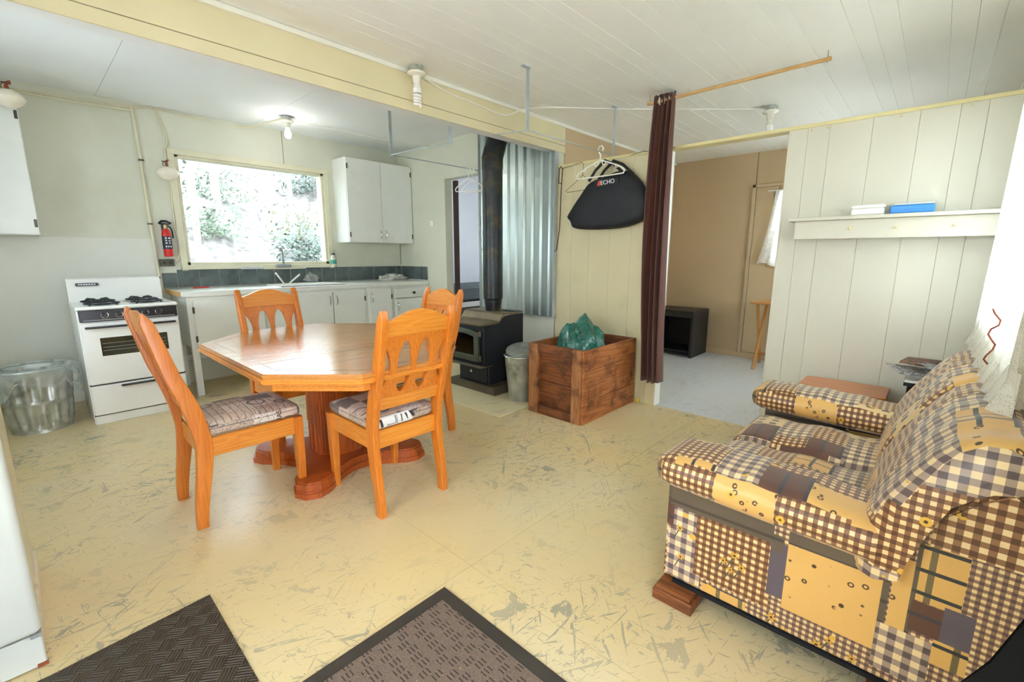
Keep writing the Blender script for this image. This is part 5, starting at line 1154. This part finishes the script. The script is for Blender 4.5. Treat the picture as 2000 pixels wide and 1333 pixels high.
for (x, y), lb in (((1.6, .59), 'reddish wooden block under the near front corner of the loveseat'), ((2.88, .59), 'wooden block under the far front corner of the loveseat'), ((1.6, -.06), 'wooden block under the near rear corner of the loveseat'), ((2.88, -.06), 'wooden block under the far rear corner of the loveseat')):
    b = BM(); box(b, x-.1, x+.02, y-.09, y+.06, 0, .045, bev=.003); box(b, x-.09, x+.01, y-.08, y+.05, .045, .06); tag(mk('wooden_block', b, m_boxwood_y), lb, 'block', 'blocks under the loveseat')
# stool and side table past the sofa
so = thing('wooden_stool', (3.4, .34, 0), 'low orange-brown wooden stool between the sofa arm and the partition', 'stool')
b = plate([(3.26+.03*0, .12), (3.54, .12), (3.56, .15), (3.56, .53), (3.54, .56), (3.26, .56), (3.24, .53), (3.24, .15)], [], .03, .006); xf(b, Matrix.Translation((0, 0, .49))); mk('seat', b, woodmat('brown_orange_top', '#B4621F', '#CC7C34', 'y', 1, .3, .3), so)
for x in (3.29, 3.51):
    for y in (.17, .51): b = BM(); cyl(b, (x, y, 0), (x, y, .476), .016, .02, 10); mk('leg', b, m_redwood, so, smooth=True)
si = thing('side_table', (3.36, -.1, 0), 'small white side table with black edge behind the sofa back', 'table')
bx('table_top', (3.18, 3.56, -.285, .055, .632, .642), m_plastic, si); bx('edge_band', (3.178, 3.562, -.287, .057, .612, .6315), m_black, si)
for x in (3.2, 3.54):
    for y in (-.26, .03): b = BM(); cyl(b, (x, y, 0), (x, y, .612), .012, n=8); mk('leg', b, m_black, si, smooth=True)
def magmat(n, a, b_, c):
    m = NT(n); v = m.co(); f = m.noise(v, 26, 3, .6); col = m.ramp(f, [(.35, a), (.48, b_), (.56, c), (.7, a)]); m.col(col); m.set(Roughness=.3); return m.m
for i, (x, y, z, rx, ry, rz, mt, lb) in enumerate(((3.31, -.01, .672, 5, -9, 20, magmat('magazine_grey', '#C8C8CC', '#6E7078', '#E6E4E2'), 'grey printed magazine sticking out over the side table edge'),
        (3.38, -.06, .715, 0, -6, -10, magmat('magazine_red', '#8A4A3A', '#2A2A28', '#C08A6A'), 'dark reddish magazine on top of the pile'), (3.3, -.15, .70, 4, -12, 30, magmat('magazine_white', '#E4E4E8', '#9A9AA4', '#F0F0F0'), 'white magazine nearest the sofa back on the side table'))):
    b = BM(); 
    def fm(u, v): return (-.1+.2*u, -.14+.28*v, .008*math.sin(u*3+v))
    sheet(b, fm, 8, 8); bmesh.ops.solidify(b, geom=b.faces[:], thickness=.006); xf(b, Matrix.Translation((x, y, z)) @ Matrix.Rotation(math.radians(rz), 4, 'Z') @ Matrix.Rotation(math.radians(ry), 4, 'Y') @ Matrix.Rotation(math.radians(rx), 4, 'X'))
    tag(mk('magazine', b, mt), lb, 'magazine', 'magazines on the side table')
# big lace curtain on the near window
lg = thing('lace_curtain', (2.75, -.2, .88), 'long white lace curtain hanging behind the loveseat at the right edge', 'curtain')
def flace2(u, v):
    z = 2.15-1.27*v; x = 1.75+1.55*u+.03*v; return (x+.012*math.sin(u*60), -.225+.028*math.sin(u*46+1.5*math.sin(3*v))+.02*v, z+(.015*math.sin(u*70) if v > .96 else 0))
b = BM(); sheet(b, flace2, 180, 30); mk('cloth', b, m_lace, lg, smooth=True, ang=80)
def fruf(u, v): return (1.78+1.55*u, -.2+.04*math.sin(u*75)*(.3+v), .99-.12*v+.01*math.sin(u*33))
b = BM(); sheet(b, fruf, 180, 6); mk('ruffle', b, m_lace, lg, smooth=True, ang=80)
b = BM(); cyl(b, (1.7, -.23, 2.16), (3.4, -.23, 2.16), .008, n=8); mk('rod', b, m_plastic, lg)
b = BM(); tube(b, [(2.3+.02*math.sin(i*1.9), -.172+.012*math.cos(i*1.3), 1.12-.018*i) for i in range(12)], .003, 5); mk('trim_thread', b, m_rust, lg)
# ------------------------------------------------------------------ floor mats
m1 = thing('door_mat', (.67, .8, 0), 'brown ribbed carpet doormat with a dark rubber border', 'mat')
b = BM()
for d in ((.36, .98, 1.225, 1.272), (.36, .98, .33, .377), (.36, .407, .377, 1.225), (.933, .98, .377, 1.225)): box(b, *d, 0.001, .008)
mk('rubber_border', b, m_rubber, m1); bx('carpet_field', (.409, .931, .379, 1.223, .001, .011), m_mat1, m1, bev=.002)
m2 = thing('door_mat', (.0, 1.4, 0), 'dark basket-weave rubber mat in front of the refrigerator', 'mat')
b = plate([(-.35, .95), (.335, .95), (.335, 1.905), (-.095, 1.87), (-.35, 1.87)], [], .007, .002); xf(b, Matrix.Translation((0, 0, .0045))); mk('rubber_sheet', b, m_mat2, m2)
